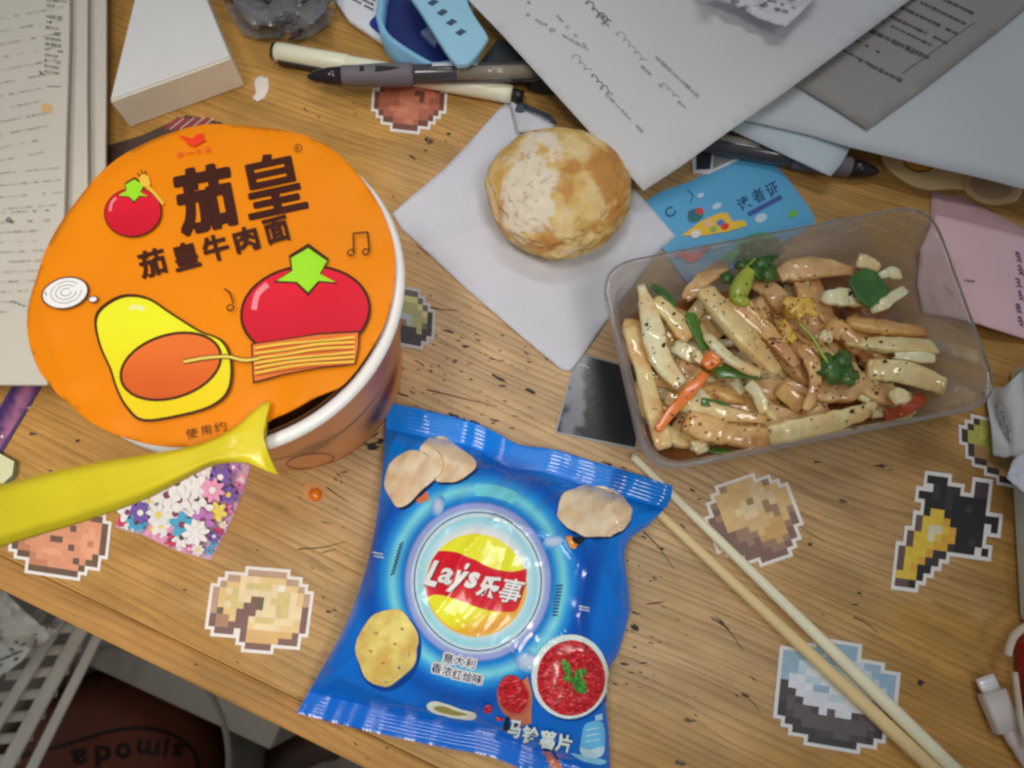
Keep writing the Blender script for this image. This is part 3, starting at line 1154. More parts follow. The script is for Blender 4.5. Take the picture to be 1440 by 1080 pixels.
# a plain potato beside the emblem
LV(1)
bp.ell(548, 916, 44, 56, 14, C(0, 60, 140))
LV(2)
bp.poly([(x + 2 * math.sin(k * 0.9), y + 1.5 * math.cos(k * 0.7)) for k, (x, y) in enumerate(ellpts(545, 910, 42, 54, 14))], lambda x, y: mixc(C(230, 206, 122), C(206, 172, 88), 0.5 + fbm(x * 0.04, y * 0.04, 2, 3) * 1.1 + (y - 910) / 180))
LV(3)
for x, y in ((530, 890), (556, 905), (540, 932), (566, 884), (522, 915)):
    bp.ell(x, y, 3, 1.6, 20, C(160, 124, 64), 10)
LV(1)
# small pale badge
bp.poly(crom2([(600, 990), (612, 985), (630, 990), (650, 997), (668, 1002), (666, 1011), (645, 1010), (625, 1006), (606, 1000)], 4, True), C(214, 218, 206))
LV(2)
bp.poly(crom2([(610, 994), (622, 992), (640, 998), (658, 1004), (640, 1005), (620, 1001)], 4, True), C(150, 140, 70))


def saucecol(x, y):
    n = fbm(x * 0.16, y * 0.16, 9.0, 4)
    m_ = fbm(x * 0.5, y * 0.5, 3.0, 2)
    c = mixc(C(196, 30, 44), C(150, 14, 26), 0.5 + n * 1.5)
    return mixc(c, C(232, 110, 110), sstep(0.28, 0.5, m_))


LV(1)
bp.ell(803, 954, 55, 60, 0, C(0, 58, 140))
LV(2)
bp.ell(801, 951, 54, 59, 0, C(206, 222, 236))
LV(3)
bp.ell(802, 953, 47.5, 53, 0, saucecol)
LV(4)
GR1, GR2 = C(84, 150, 62), C(46, 104, 40)
for cx, cy, rx, ry, a in ((796, 938, 6, 13, -22), (815, 945, 9, 6, -15), (797, 953, 7, 5, 25), (813, 962, 10, 14, -30)):
    bp.off += 0.0001
    bp.poly(ellpts(cx, cy, rx, ry, a, 18), lambda x, y: mixc(GR1, GR2, 0.5 + fbm(x * 0.2, y * 0.2, 1, 2) * 2))
    bp.line([ellpt(cx, cy, rx, ry, a, 90), ellpt(cx, cy, rx, ry, a, 270)], 0.9, C(140, 190, 100), False)
LV(3)
bp.poly([(733, 960), (742, 950), (748, 975), (748, 1016), (736, 1018)], C(190, 120, 74))
LV(4)
bp.ell(723, 980, 22.5, 31, -16, C(176, 96, 70))
LV(5)
bp.ell(722, 975, 20, 27, -16, saucecol)
LV(6)
bp.poly([(716, 1004), (740, 1002), (746, 1016), (724, 1022)], C(186, 106, 80))
bp.poly([(762, 1053), (776, 1054), (792, 1080), (800, 1100), (786, 1102)], C(186, 110, 84))
bp.ell(687, 995, 6, 6.5, 0, saucecol, 14)
bp.ell(703, 1009, 5, 3, 0, saucecol, 14)
LV(4)
bp.poly([(711, 1008), (716, 1005), (716, 1026), (707, 1026)], C(20, 30, 48))
LV(7)
for ch, x, y, w in (("马", 725, 1022, 20), ("铃", 747, 1031, 22), ("薯", 770, 1037, 22), ("片", 793, 1042, 22)):
    bp.glyph(ch, x + 1, y + 1.5, w, 25, 11, C(10, 40, 96), 0.045)
LV(8)
for ch, x, y, w in (("马", 725, 1022, 20), ("铃", 747, 1031, 22), ("薯", 770, 1037, 22), ("片", 793, 1042, 22)):
    bp.glyph(ch, x, y, w, 25, 11, C(206, 226, 238), 0.035)
LV(1)
bp.poly(crom2([(822, 1018), (840, 1014), (848, 1020), (850, 1046), (846, 1062), (830, 1066), (816, 1058), (817, 1040)], 4, True), C(96, 176, 222))
LV(2)
bp.poly(crom2([(817, 1050), (830, 1053), (848, 1049), (845, 1062), (830, 1065), (818, 1059)], 4, True), C(176, 206, 224))
bp.poly(crom2([(803, 1058), (816, 1060), (850, 1068), (845, 1074), (820, 1069)], 4, True), C(120, 190, 224))
bp.poly([(836, 1006), (846, 1003), (846, 1012), (836, 1014)], C(150, 196, 226))
LV(3)
for k in range(3):
    bp.line([(823, 1026 + k * 8), (842, 1023 + k * 8)], 1.6, C(176, 214, 234), False)
for k in range(11):
    t = k / 10
    x, y = 748 + 46 * t, 912 - 26 * t + 6 * math.sin(t * 3)
    bp.line([(x - 1.5, y - 1.5), (x + 1.5, y + 2)], 1.7, C(140, 206, 236), False)
bp.build("packet_print", mat("bag_print", attr=True, rough=0.24, var=0.04, vscale=50, bump=0.03, bscale=90, spec=0.25, coat=0.45, coat_rough=0.05), bag)

# ================================================================== BREAD BUN ON A PAPER NAPKIN
def sheet(name, outline, zf, m, parent=None, L=22, th=0.0003):
    """a sheet of paper with outline in photo pixels lying at height zf(x, y)"""
    v, f = refine2d(outline, [list(range(len(outline)))], L)
    q = MB()
    for x, y in v:
        q.vert(W(x, y, zf(x, y) if callable(zf) else zf))
    for t in f:
        a, b_, c_ = (q.v[i] for i in t)
        q.face(t if (b_ - a).cross(c_ - a).z > 0 else t[::-1])
    return q, q.build(name, m, parent, True, solid=th)


NAP = mat("napkin_paper", C(194, 197, 208), 0.75, 0.05, 25, bump=0.15, bscale=200)


def napz(x, y):
    z = 0.0012 + 0.0022 * max(0.0, fbm(x * 0.011, y * 0.011, 5.0, 3) + 0.12)
    z += 0.0010 * (1 - abs(fbm(x * 0.02, y * 0.006, 8.0, 2)) * 3) * 0.5
    d = abs((x - 610) * 0.25 + (y - 345) * 0.97)
    z += 0.0016 * math.exp(-(d / 14) ** 2) * (1 if x < 720 else 0.4)
    return max(0.0006, z)


nap = thing("napkin", "white creased paper napkin under the bread bun", "napkin", W(750, 340, 0))
nap_o = [(552, 300), (580, 275), (622, 240), (664, 196), (700, 155), (716, 140), (745, 158), (790, 185), (845, 222), (905, 280), (950, 332), (930, 350), (890, 402), (850, 455), (815, 506), (802, 522), (790, 520), (730, 470), (660, 410), (600, 354), (565, 322)]
NQ, _ = sheet("paper", nap_o, napz, NAP, nap, 10)
flap = [(716, 139), (738, 156), (782, 176), (778, 186), (752, 184), (728, 186)]
sheet("folded_corner", flap, lambda x, y: 0.006 + 0.003 * math.sin(x * 0.06), NAP, nap, 9)

BC = Vector((0.0224, 0.1976, 0.0))
mb = MB()
bm = bmesh.new()
bmesh.ops.create_icosphere(bm, subdivisions=6, radius=1.0)


def bun_col(p, d):
    x, y = pxof(p)
    a = fbm(d.x * 2.3 + 3, d.y * 2.3, d.z * 2.3, 4)
    b = fbm(d.x * 6 + 1, d.y * 6, d.z * 6 + 4, 4)
    cream = mixc(C(216, 192, 138), C(200, 164, 88), 0.45 + a * 1.3)
    flour = C(218, 208, 188)
    brown = C(182, 124, 54)
    g = lambda cx, cy, rx, ry: math.exp(-((x - cx) / rx) ** 2 - ((y - cy) / ry) ** 2)
    wf = 1.15 * g(735, 285, 30, 38) + 0.9 * g(760, 300, 24, 26) + 0.6 * g(760, 230, 46, 40) + 0.7 * g(715, 300, 16, 26) + 0.8 * g(760, 195, 22, 9) + 0.7 * g(745, 240, 22, 16) + 0.5 * g(808, 355, 20, 8)
    wb = 0.55 * g(868, 280, 26, 80) + 0.45 * g(800, 365, 70, 22) + 1.1 * g(845, 240, 26, 30) + 0.9 * g(802, 236, 20, 13) + 0.95 * g(772, 338, 34, 13) + 0.7 * g(705, 300, 9, 26) + 0.7 * g(795, 270, 14, 22) + 0.75 * g(862, 262, 14, 40) + 0.5 * g(725, 302, 9, 14) + 0.5 * g(834, 322, 16, 10)
    c = mixc(cream, flour, sstep(0.30, 0.75, wf + b * 0.8))
    c = mixc(c, brown, 0.9 * sstep(0.30, 0.95, wb + b * 0.6 + a * 0.3))
    cr = abs(fbm(d.x * 3.1, d.y * 3.1, d.z * 3.1 + 9, 3))
    if cr < 0.02 and wf > 0.25:
        c = mixc(c, C(150, 120, 84), 0.5)
    return c


for v in bm.verts:
    d = v.co.copy()
    r = 0.0345 * (1 + 0.035 * fbm(d.x * 1.3, d.y * 1.3, d.z * 1.3, 2) + 0.012 * fbm(d.x * 6, d.y * 6, d.z * 6, 3))
    cr = abs(fbm(d.x * 2.4, d.y * 2.4, d.z * 2.4 + 2, 3))
    r *= 1 - 0.035 * math.exp(-(cr / 0.035) ** 2)
    r *= 1 + 0.018 * sstep(-0.05, 0.05, fbm(d.x * 2.0 + 7, d.y * 2.0, d.z * 2.0, 3)) + 0.012 * sstep(-0.02, 0.03, fbm(d.x * 4.0 + 2, d.y * 4.0, d.z * 4.0, 3))
    z = 0.0170 + d.z * (0.0175 if d.z > 0 else 0.0158)
    r *= 1 + 0.022 * math.sin(3 * math.atan2(d.y, d.x) + 0.6) * (1 - abs(d.z)) + 0.010 * math.sin(7 * math.atan2(d.y, d.x))
    p = Vector((BC.x + d.x * r, BC.y + d.y * r * 0.97, z))
    mb.vert(p, bun_col(p, d))
for f in bm.faces:
    mb.face([v.index for v in f.verts])
bm.free()
o = mb.build("bread_bun", mat("bun_crust", attr=True, rough=0.62, var=0.10, vscale=160, bump=0.5, bscale=260, sss=0.1), None, True)
tag(o, "round flour dusted bread bun with golden brown patches on white napkin", "bread bun")

# ================================================================== CLEAR TRAY WITH SHREDDED POTATO
TZ = 0.041
tray_px = [(840, 374), (1308, 284), (1412, 568), (908, 668)]
tw = [W(x, y, TZ) for x, y in tray_px]


def rrect(scale_in, z, rad, nseg=9, c4=tw):
    """rounded quad inset by scale_in metres at height z"""
    cen = sum(c4, Vector()) / 4
    pts = []
    q = []
    for p in c4:
        d = (p - cen)
        q.append(cen + d * (1 - scale_in / (d.length * 0.72)))
    n = len(q)
    for i in range(n):
        p, a, b = q[i], q[i - 1], q[(i + 1) % n]
        da, db = (a - p).normalized(), (b - p).normalized()
        s, e = p + da * rad, p + db * rad
        for k in range(nseg + 1):
            t = k / nseg
            u = (1 - t) ** 2 * s + 2 * t * (1 - t) * p + t * t * e
            pts.append(Vector((u.x, u.y, z)))
    return pts


tray = thing("food_tray", "clear thin plastic takeaway tray of shredded potato with rounded corners", "tray", (sum(tw, Vector()) / 4) * 1.0 - Vector((0, 0, TZ)))
mb = MB()
prof = [(-0.0000, TZ - 0.0022, 0.017), (0.0000, TZ, 0.017), (0.0022, TZ + 0.0003, 0.0165), (0.0026, TZ - 0.002, 0.0163), (0.0042, TZ - 0.004, 0.016), (0.0050, TZ - 0.012, 0.016), (0.0062, 0.024, 0.0155), (0.0066, 0.0228, 0.0155), (0.0078, 0.014, 0.015), (0.0088, 0.007, 0.0145), (0.0104, 0.0032, 0.014), (0.0135, 0.0018, 0.012)]
rows = [rrect(a, z, r) for a, z, r in prof]
ids = mb.grid(rows, None, True)
TRAY = clear_mat("clear_plastic", (0.94, 0.93, 0.92, 1), 0.44, 0.06, 1.5, (0.66, 0.61, 0.58, 1), 0.35, 0.18)
mb.face(ids[-1])
mb.build("tray_wall", TRAY, tray, True, recalc=True)
mb = MB()
rim = rrect(0.0006, TZ + 0.0001, 0.0168)
mb.tube(rim + rim[:1], 0.00045, 6)
mb.build("tray_rim", clear_mat("clear_rim", (0.90, 0.90, 0.91, 1), 0.16, 0.05, 1.5, (0.8, 0.8, 0.8, 1)), tray, True)
mb = MB()
q = rrect(0.0125, 0.0034, 0.012)
mb.poly(q)
o = mb.build("sauce_pool", mat("sauce", C(140, 88, 42), 0.10, 0.4, 70, bump=0.15, bscale=90, coat=0.5), None)
tag(o, "thin brown oily sauce pooled under the shredded potato", "sauce")

def potato_mat(name, c1, c2, sss):
    m = mat("potato_" + name, c1, 0.30, 0.14, 260, bump=0.5, bscale=700, sss=sss, coat=0.8, coat_rough=0.05)
    nt = m.node_tree
    p = nt.nodes["Principled BSDF"]
    mul = p.inputs["Base Color"].links[0].from_node
    tc = [n for n in nt.nodes if n.type == 'TEX_COORD'][0]
    n1 = nt.nodes.new("ShaderNodeTexNoise")
    n1.inputs["Scale"].default_value = 75
    n1.inputs["Detail"].default_value = 4
    nt.links.new(tc.outputs["Object"], n1.inputs["Vector"])
    r_ = nt.nodes.new("ShaderNodeValToRGB")
    r_.color_ramp.elements[0].position = 0.38
    r_.color_ramp.elements[0].color = c1
    r_.color_ramp.elements[1].position = 0.66
    r_.color_ramp.elements[1].color = c2
    nt.links.new(n1.outputs["Fac"], r_.inputs[0])
    nt.links.new(r_.outputs[0], mul.inputs[6])
    return m


POT = [potato_mat("pale", C(234, 210, 156), C(208, 166, 104), 0.5), potato_mat("stained", C(220, 180, 116), C(184, 128, 68), 0.45),
       potato_mat("clear", C(214, 180, 128), C(184, 136, 84), 0.6), potato_mat("cream", C(238, 224, 186), C(222, 190, 134), 0.5)]
PX, PY, PS = 820.0, 270.0, 2.323
foodv, foodf = [], []


def strip3(pts, w, z, m, name, label, cat, group=None, flat=0.56, power=5.0, arch=0.0, taper=0.8, n=14):
    q = crom2([(PX + x / PS, PY + y / PS) for x, y in pts], 7)
    N = len(q)
    if cat == "potato strip":
        w, flat = w * 1.16, flat * 0.84
    wr = w / PS / 2 * mpp(q[N // 2][0], q[N // 2][1], z)
    path, rad = [], []
    ph = random.uniform(0, 6)
    for i, (x, y) in enumerate(q):
        t = i / (N - 1)
        path.append(W(x, y, z + 0.0004 + arch * math.sin(math.pi * t) + 0.0006 * math.sin(ph + 5 * t)))
        e = min(t, 1 - t)
        rad.append(wr * (taper + (1 - taper) * sstep(0, 0.3, e)) * (0.94 + 0.10 * math.sin(ph + t * 7)) * (0.80 if i in (0, N - 1) else 1))
    b = MB()
    tl = random.uniform(-0.55, 0.55)
    if cat == "potato strip":
        rad = [r_ * (0.90 + 0.16 * fbm(ph + i * 0.35, ph, 1.0, 2)) for i, r_ in enumerate(rad)]
        if random.random() < 0.6:
            rad = [r_ * (0.62 + 0.38 * sstep(0, 0.55, i / (N - 1))) for i, r_ in enumerate(rad)]
        if random.random() < 0.5:
            rad = rad[::-1]
    b.tube(path, rad, n, up=Vector((tl * 0.7, tl, 1)).normalized(), flat=flat, power=power)
    if cat == "potato strip":
        for v in b.v:
            f_ = fbm(v.x * 160, v.y * 160, v.z * 160 + ph, 3) * wr * 0.10
            v += Vector((f_, -f_, f_))
    base = len(foodv)
    foodv.extend(tuple(p) for p in b.v)
    foodf.extend(tuple(base + k for k in f) for f in b.f)
    o = b.build(name, m, None, True, recalc=True)
    return tag(o, label, cat, group)


PL, PG = "soy stained potato strip tangled among the others in the clear tray", "shredded potato strips in the tray"
rp = random.Random(11)
quad = [(905, 440), (1225, 385), (1300, 585), (935, 640)]


def inq(u, v):
    a = (quad[0][0] * (1 - u) + quad[1][0] * u, quad[0][1] * (1 - u) + quad[1][1] * u)
    b = (quad[3][0] * (1 - u) + quad[2][0] * u, quad[3][1] * (1 - u) + quad[2][1] * u)
    return (a[0] * (1 - v) + b[0] * v, a[1] * (1 - v) + b[1] * v)


for k in range(80):                                          # the lower layers
    u, v = rp.uniform(0.04, 0.94), rp.uniform(0.06, 0.94)
    if u > 0.80 and v < 0.4 and rp.random() < 0.6:
        u *= 0.8
    x, y = inq(u, v)
    an = rp.uniform(0, math.pi) if rp.random() < 0.5 else rp.uniform(0.2, 1.2)
    ln = rp.uniform(34, 62)
    bend = rp.uniform(-9, 9)
    cl = lambda p: (min(1284, max(900, p[0])), min(622 - (p[0] - 935) * 0.15, max(432 - (p[0] - 905) * 0.14, p[1])))
    pts = [cl((x + math.cos(an) * s * ln - math.sin(an) * bend * (1 - s * s), y + math.sin(an) * s * ln + math.cos(an) * bend * (1 - s * s))) for s in (-1, -0.5, 0, 0.5, 1)]
    pts = [((a - PX) * PS, (b - PY) * PS) for a, b in pts]
    strip3(pts, rp.uniform(46, 76), rp.uniform(0.0075, 0.0155), POT[rp.choice((0, 1, 2, 2, 0, 3))], "potato_strip", PL, "potato strip", PG)

top_strips = [
    ([(640, 275), (700, 255), (800, 250), (885, 262)], 70, .017, 2), ([(650, 620), (760, 645), (860, 640), (940, 615)], 84, .015, 2), ([(400, 640), (460, 655), (530, 690)], 66, .015, 1),
    ([(880, 620), (940, 650), (1010, 690)], 76, .014, 2), ([(560, 420), (640, 520), (740, 620)], 80, .016, 2), ([(330, 352), (390, 290), (466, 236)], 58, .020, 2), ([(640, 640), (700, 690), (700, 720)], 60, .016, 1),
    ([(860, 425), (970, 440), (1050, 452), (1115, 458)], 56, .018, 1), ([(855, 490), (960, 498), (1100, 505), (1200, 520), (1285, 540)], 62, .019, 0), ([(1010, 535), (1080, 538), (1150, 545)], 36, .022, 3),
    ([(925, 580), (1030, 585), (1120, 612), (1210, 650), (1275, 678)], 76, .018, 0), ([(600, 795), (700, 775), (830, 745), (960, 700)], 76, .018, 0), ([(330, 745), (430, 780), (520, 800), (600, 808)], 82, .019, 1),
    ([(270, 670), (380, 705), (480, 728), (600, 742)], 58, .018, 0), ([(540, 625), (570, 660), (592, 722)], 40, .021, 3), ([(150, 440), (190, 560), (220, 680), (268, 840)], 62, .021, 0),
    ([(190, 305), (220, 420), (250, 540), (318, 632)], 72, .026, 3), ([(235, 350), (290, 410), (345, 482)], 62, .024, 0), ([(130, 432), (180, 440), (205, 470)], 46, .018, 1),
    ([(470, 350), (560, 420), (640, 500), (700, 570)], 62, .025, 1), ([(395, 320), (460, 400), (550, 500), (632, 590)], 84, .029, 0), ([(400, 465), (460, 530), (520, 570), (580, 592)], 42, .027, 3),
    ([(710, 505), (752, 570), (755, 640), (725, 712)], 44, .024, 1), ([(780, 345), (840, 345), (925, 345)], 66, .021, 3), ([(940, 390), (990, 360), (1050, 318)], 38, .024, 3),
    ([(895, 225), (930, 232), (965, 250)], 50, .022, 0), ([(965, 275), (1000, 265), (1035, 272)], 42, .022, 3), ([(300, 500), (340, 525), (385, 545)], 58, .021, 3), ([(180, 620), (200, 700), (240, 760)], 50, .019, 1),
    ([(560, 300), (620, 330), (650, 390)], 56, .018, 2), ([(700, 300), (720, 330), (700, 360)], 50, .018, 1), ([(800, 430), (860, 470), (900, 520)], 54, .018, 1)]
OWN = {5: "translucent potato strip slanting left of the yellow green scallion", 8: "long tapering potato strip reaching furthest to the right of the tray", 9: "short cream potato strip lying just under the strip that reaches furthest right",
       10: "thick potato strip slanting down to the lower right next to the shiny garlic", 11: "long potato strip along the lower wall right of centre", 12: "thick stained potato strip along the lower wall left of centre",
       15: "long potato strip standing along the left wall of the tray", 16: "cream tapering potato strip second from the left wall of the tray", 20: "widest potato strip running diagonally through the centre of the heap",
       22: "curved potato strip hanging down just left of the middle coriander sprig", 21: "slim cream potato strip between two green pepper strips", 24: "slim cream potato strip poking out below the dark green pepper square"}
for q_, (pts, w, z, k) in enumerate(top_strips):
    strip3(pts, w, z, POT[k], "potato_strip", OWN.get(q_, PL), "potato strip", PG, arch=0.0015, flat=0.62)

GP1 = mat("green_pepper", C(74, 116, 44), 0.25, 0.25, 120, bump=0.1, bscale=200, coat=0.5)
GP2 = mat("dark_green_leaf", C(58, 104, 46), 0.30, 0.4, 160, bump=0.35, bscale=300, coat=0.3, sss=0.25)
GP3 = mat("scallion", C(156, 170, 62), 0.28, 0.2, 90, coat=0.4, sss=0.15)
CAR = mat("carrot", C(226, 118, 36), 0.28, 0.12, 120, coat=0.4, sss=0.1)
strip3([(348, 395), (368, 450), (402, 515)], 46, .026, GP1, "pepper_strip", "green pepper strip lying beside the largest central potato strip", "green pepper", flat=0.3)
strip3([(430, 590), (500, 588), (582, 602)], 44, .024, GP1, "pepper_strip", "green pepper strip lying flat just right of the long carrot strip", "green pepper", flat=0.3)
strip3([(225, 305), (260, 330), (305, 372)], 30, .025, GP2, "pepper_strip", "thin dark green pepper strip at the left end of the tray", "green pepper", flat=0.4)
strip3([(385, 685), (430, 692), (475, 706)], 30, .021, GP1, "pepper_strip", "small green pepper shred under the lower end of the carrot", "green pepper", flat=0.3)
strip3([(405, 840), (445, 846), (490, 850)], 26, .016, GP1, "pepper_strip", "sunken green pepper shred at the bottom wall of the tray", "green pepper", flat=0.3)
strip3([(545, 255), (520, 300), (505, 345), (535, 365)], 62, .027, GP3, "scallion_piece", "yellow green scallion piece at the top of the potato heap", "scallion", flat=0.8, power=2.0)
strip3([(240, 778), (300, 705), (345, 655), (402, 592)], 40, .027, CAR, "carrot_strip", "long orange carrot strip across the left of the potato heap", "carrot", flat=0.45)
strip3([(398, 572), (420, 548), (450, 528)], 52, .027, CAR, "carrot_strip", "short orange carrot piece above the long carrot strip", "carrot", flat=0.45)
strip3([(985, 728), (1040, 715), (1115, 668)], 46, .013, mat("chili", C(176, 72, 36), 0.3, 0.2, 120, coat=0.5), "chili_slice", "dull red chili slice sunk at the right of the tray", "chili", flat=0.35)
# square of pepper skin
q = [(PX + x / PS, PY + y / PS) for x, y in ((920, 245), (958, 258), (1004, 318), (992, 345), (938, 376), (905, 355), (866, 292), (880, 270))]
mb = MB()
mb.prism([W(x, y, 0.0275 + (y - 420) * 0.00006) for k, (x, y) in enumerate(q)][::-1], 0.0022)
o = mb.build("pepper_square", GP2, None, bevel=0.0006)
tag(o, "dark green square of pepper skin at the upper right of the potato heap", "green pepper")


def leaf_sprig(name, label, leaves, stem, z):
    t = thing(name, label, "coriander", W(PX + stem[0][0] / PS, PY + stem[0][1] / PS, z))
    for (cx, cy, r, a) in leaves:
        b = MB()
        x0, y0 = PX + cx / PS, PY + cy / PS
        pts = []
        for k in range(25):
            th = 2 * math.pi * k / 25
            rr_ = r / PS * (0.72 + 0.28 * abs(math.cos(2.5 * (th - a)))) * (1 + 0.08 * math.sin(9 * th))
            pts.append((x0 + rr_ * math.cos(th), y0 + rr_ * math.sin(th)))
        cid = b.vert(W(x0, y0, z + 0.0012))
        idd = [b.vert(W(x, y, z + 0.0008 * math.sin(k * 1.9) - 0.0006)) for k, (x, y) in enumerate(pts)]
        for k in range(25):
            b.face((cid, idd[(k + 1) % 25], idd[k]))
        b.build("leaf", GP2, t, True, solid=0.0003)
    b = MB()
    b.tube([W(PX + x / PS, PY + y / PS, z - 0.0004) for x, y in crom2(stem, 4)], 0.0008, 6)
    b.build("stem", GP3, t, True)


leaf_sprig("coriander_sprig", "green coriander sprig with round leaf at the middle of the heap", [(815, 575, 56, 0.4), (865, 600, 40, 1.2), (850, 545, 36, 2.0)], [(700, 425), (745, 470), (775, 520), (800, 560)], .0275)
leaf_sprig("coriander_sprig", "dark leafy coriander sprig leaning on the upper wall of the tray", [(540, 200), (585, 220), (560, 255), (605, 260), (520, 230), (610, 180), (650, 150), (570, 170)] and [(540, 200, 38, 0.2), (585, 222, 42, 1.0), (560, 258, 34, 2.2), (605, 265, 34, 0.5), (520, 232, 30, 1.4), (620, 185, 38, 2.6), (575, 172, 34, 0.9), (470, 280, 24, 1.1)], [(520, 260), (560, 220), (640, 160)], .0255)
GAR = mat("garlic", C(226, 206, 158), 0.25, 0.15, 120, bump=0.2, bscale=220, coat=0.5, sss=0.2)
EGG = mat("fried_egg_bit", C(228, 178, 78), 0.3, 0.3, 200, bump=0.5, bscale=260, coat=0.5)


def lump(name, label, cat, x, y, w, h, z, m, rough_=0.25, seed=0.0):
    b = MB()
    bm_ = bmesh.new()
    bmesh.ops.create_icosphere(bm_, subdivisions=3, radius=1.0)
    px, py = PX + x / PS, PY + y / PS
    k = mpp(px, py, z) / PS / 2
    c0 = W(px, py, z)
    for v in bm_.verts:
        d = v.co
        r = 1 + rough_ * fbm(d.x * 1.7 + seed, d.y * 1.7, d.z * 1.7, 3) * 1.6
        b.vert(c0 + Vector((d.x * w * k * r, d.y * h * k * r, d.z * min(w, h) * 0.4 * k * r)))
    for f in bm_.faces:
        b.face([v.index for v in f.verts])
    bm_.free()
    base = len(foodv)
    foodv.extend(tuple(p) for p in b.v)
    foodf.extend(tuple(base + i for i in f) for f in b.f)
    return tag(b.build(name, m, None, True), label, cat)


lump("egg_bit", "golden fried egg scrap on the top middle of the heap", "egg", 702, 382, 100, 70, .0285, EGG, 0.5, 1.0)
lump("garlic_clove", "pale shiny garlic clove near the right side of the tray", "garlic", 1036, 668, 66, 58, .022, GAR, 0.15, 2.0)
lump("garlic_clove", "yellowish garlic piece at the lower left corner of the tray", "garlic", 380, 832, 66, 46, .018, GAR, 0.2, 3.0)
lump("garlic_clove", "whitish garlic piece beside the coriander leaf in the middle", "garlic", 795, 470, 46, 44, .0265, GAR, 0.2, 5.0)
lump("egg_bit", "crumbly brown egg scrap just left of the coriander stem", "egg", 662, 455, 40, 80, .026, EGG, 0.6, 7.0)
lump("garlic_clove", "small pale garlic piece at the left end beside stacked strips", "garlic", 375, 538, 34, 44, .027, GAR, 0.2, 8.0)
FOODB = BVHTree.FromPolygons(foodv, foodf)
mb = MB()                                                    # pepper flakes and nut crumbs scattered over the heap
mbc = MB()
rf = random.Random(5)
FL = [C(60, 34, 20), C(84, 44, 24), C(40, 24, 16), C(120, 60, 28)]
for k in range(330):
    x, y = inq(rf.uniform(-0.02, 1.02), rf.uniform(-0.08, 1.0))
    rd = ray(x, y).normalized()
    h, nn, i, t = FOODB.ray_cast(CP, rd)
    if h is None:
        continue
    nn = -nn if nn.dot(rd) > 0 else nn
    s = rf.uniform(0.00035, 0.0009) * (1.8 if rf.random() < 0.15 else 1)
    a = rf.uniform(0, 6.28)
    ux = nn.orthogonal().normalized()
    uy = nn.cross(ux)
    c = rf.choice(FL)
    pts = [h + nn * 0.0002 + ux * (math.cos(a + q * 1.257) * s * rf.uniform(0.5, 1.3)) + uy * (math.sin(a + q * 1.257) * s * rf.uniform(0.4, 0.9)) for q in range(5)]
    top = mb.vert(h + nn * (0.0002 + s * 0.5), c)
    idd = [mb.vert(p, c) for p in pts]
    for q in range(5):
        mb.face((idd[q], idd[(q + 1) % 5], top))
o = mb.build("pepper_flakes", mat("flakes", attr=True, rough=0.4, coat=0.2), None)
tag(o, "dark pepper flakes scattered over the shredded potato", "pepper flakes", None, "stuff")
for k in range(70):
    x, y = PX + rf.gauss(640, 75) / PS, PY + rf.gauss(445, 45) / PS
    rd = ray(x, y).normalized()
    h, nn, i, t = FOODB.ray_cast(CP, rd)
    if h is None:
        continue
    nn = -nn if nn.dot(rd) > 0 else nn
    s = rf.uniform(0.0006, 0.0014)
    c = rf.choice((C(222, 186, 128), C(206, 160, 96), C(232, 206, 150), C(150, 90, 50)))
    o6 = [h + nn * 0.0004 + Vector((dx * s * rf.uniform(.6, 1.2), dy * s * rf.uniform(.6, 1.2), dz * s * rf.uniform(.5, 1))) for dx, dy, dz in ((1, 0, 0), (0, 1, 0), (-1, 0, 0), (0, -1, 0), (0, 0, 1), (0, 0, -1))]
    idd = [mbc.vert(p, c) for p in o6]
    for a, b_ in ((0, 1), (1, 2), (2, 3), (3, 0)):
        mbc.face((idd[a], idd[b_], idd[4]))
        mbc.face((idd[b_], idd[a], idd[5]))
o = mbc.build("nut_crumbs", mat("crumbs", attr=True, rough=0.35, coat=0.4), None, True)
tag(o, "chopped nut crumbs in the middle of the shredded potato", "nut crumbs", None, "stuff")

# ================================================================== CHOPSTICKS
STK = mat("bamboo_stick", C(230, 218, 190), 0.5, 0.08, 90, bump=0.1, bscale=300, sss=0.05)
STK2 = mat("bamboo_stick_warm", C(216, 192, 140), 0.5, 0.10, 90, bump=0.1, bscale=300)
for p0, p1, r0, r1, z0, z1, m, lab in (((889, 641), (1362, 1102), 0.0019, 0.0029, 0.0024, 0.0045, STK, "pale wooden chopstick poking out past the packet corner"),
                                       ((905, 702), (1330, 1098), 0.0021, 0.0029, 0.0027, 0.0036, STK2, "yellower wooden chopstick with its tip under the blue packet")):
    mb = MB()
    a, b = W(*p0, z0), W(*p1, z1)
    path = [a + (b - a) * t for t in (0, 0.01, 0.2, 0.5, 0.8, 1.0)]
    rr_ = [r0 * 0.8, r0, r0 * 1.08, (r0 + r1) / 2, r1, r1]
    mb.tube(path, rr_, 12, power=2.6)
    tag(mb.build("chopstick", m, None, True), lab, "chopstick", "pair of wooden chopsticks")

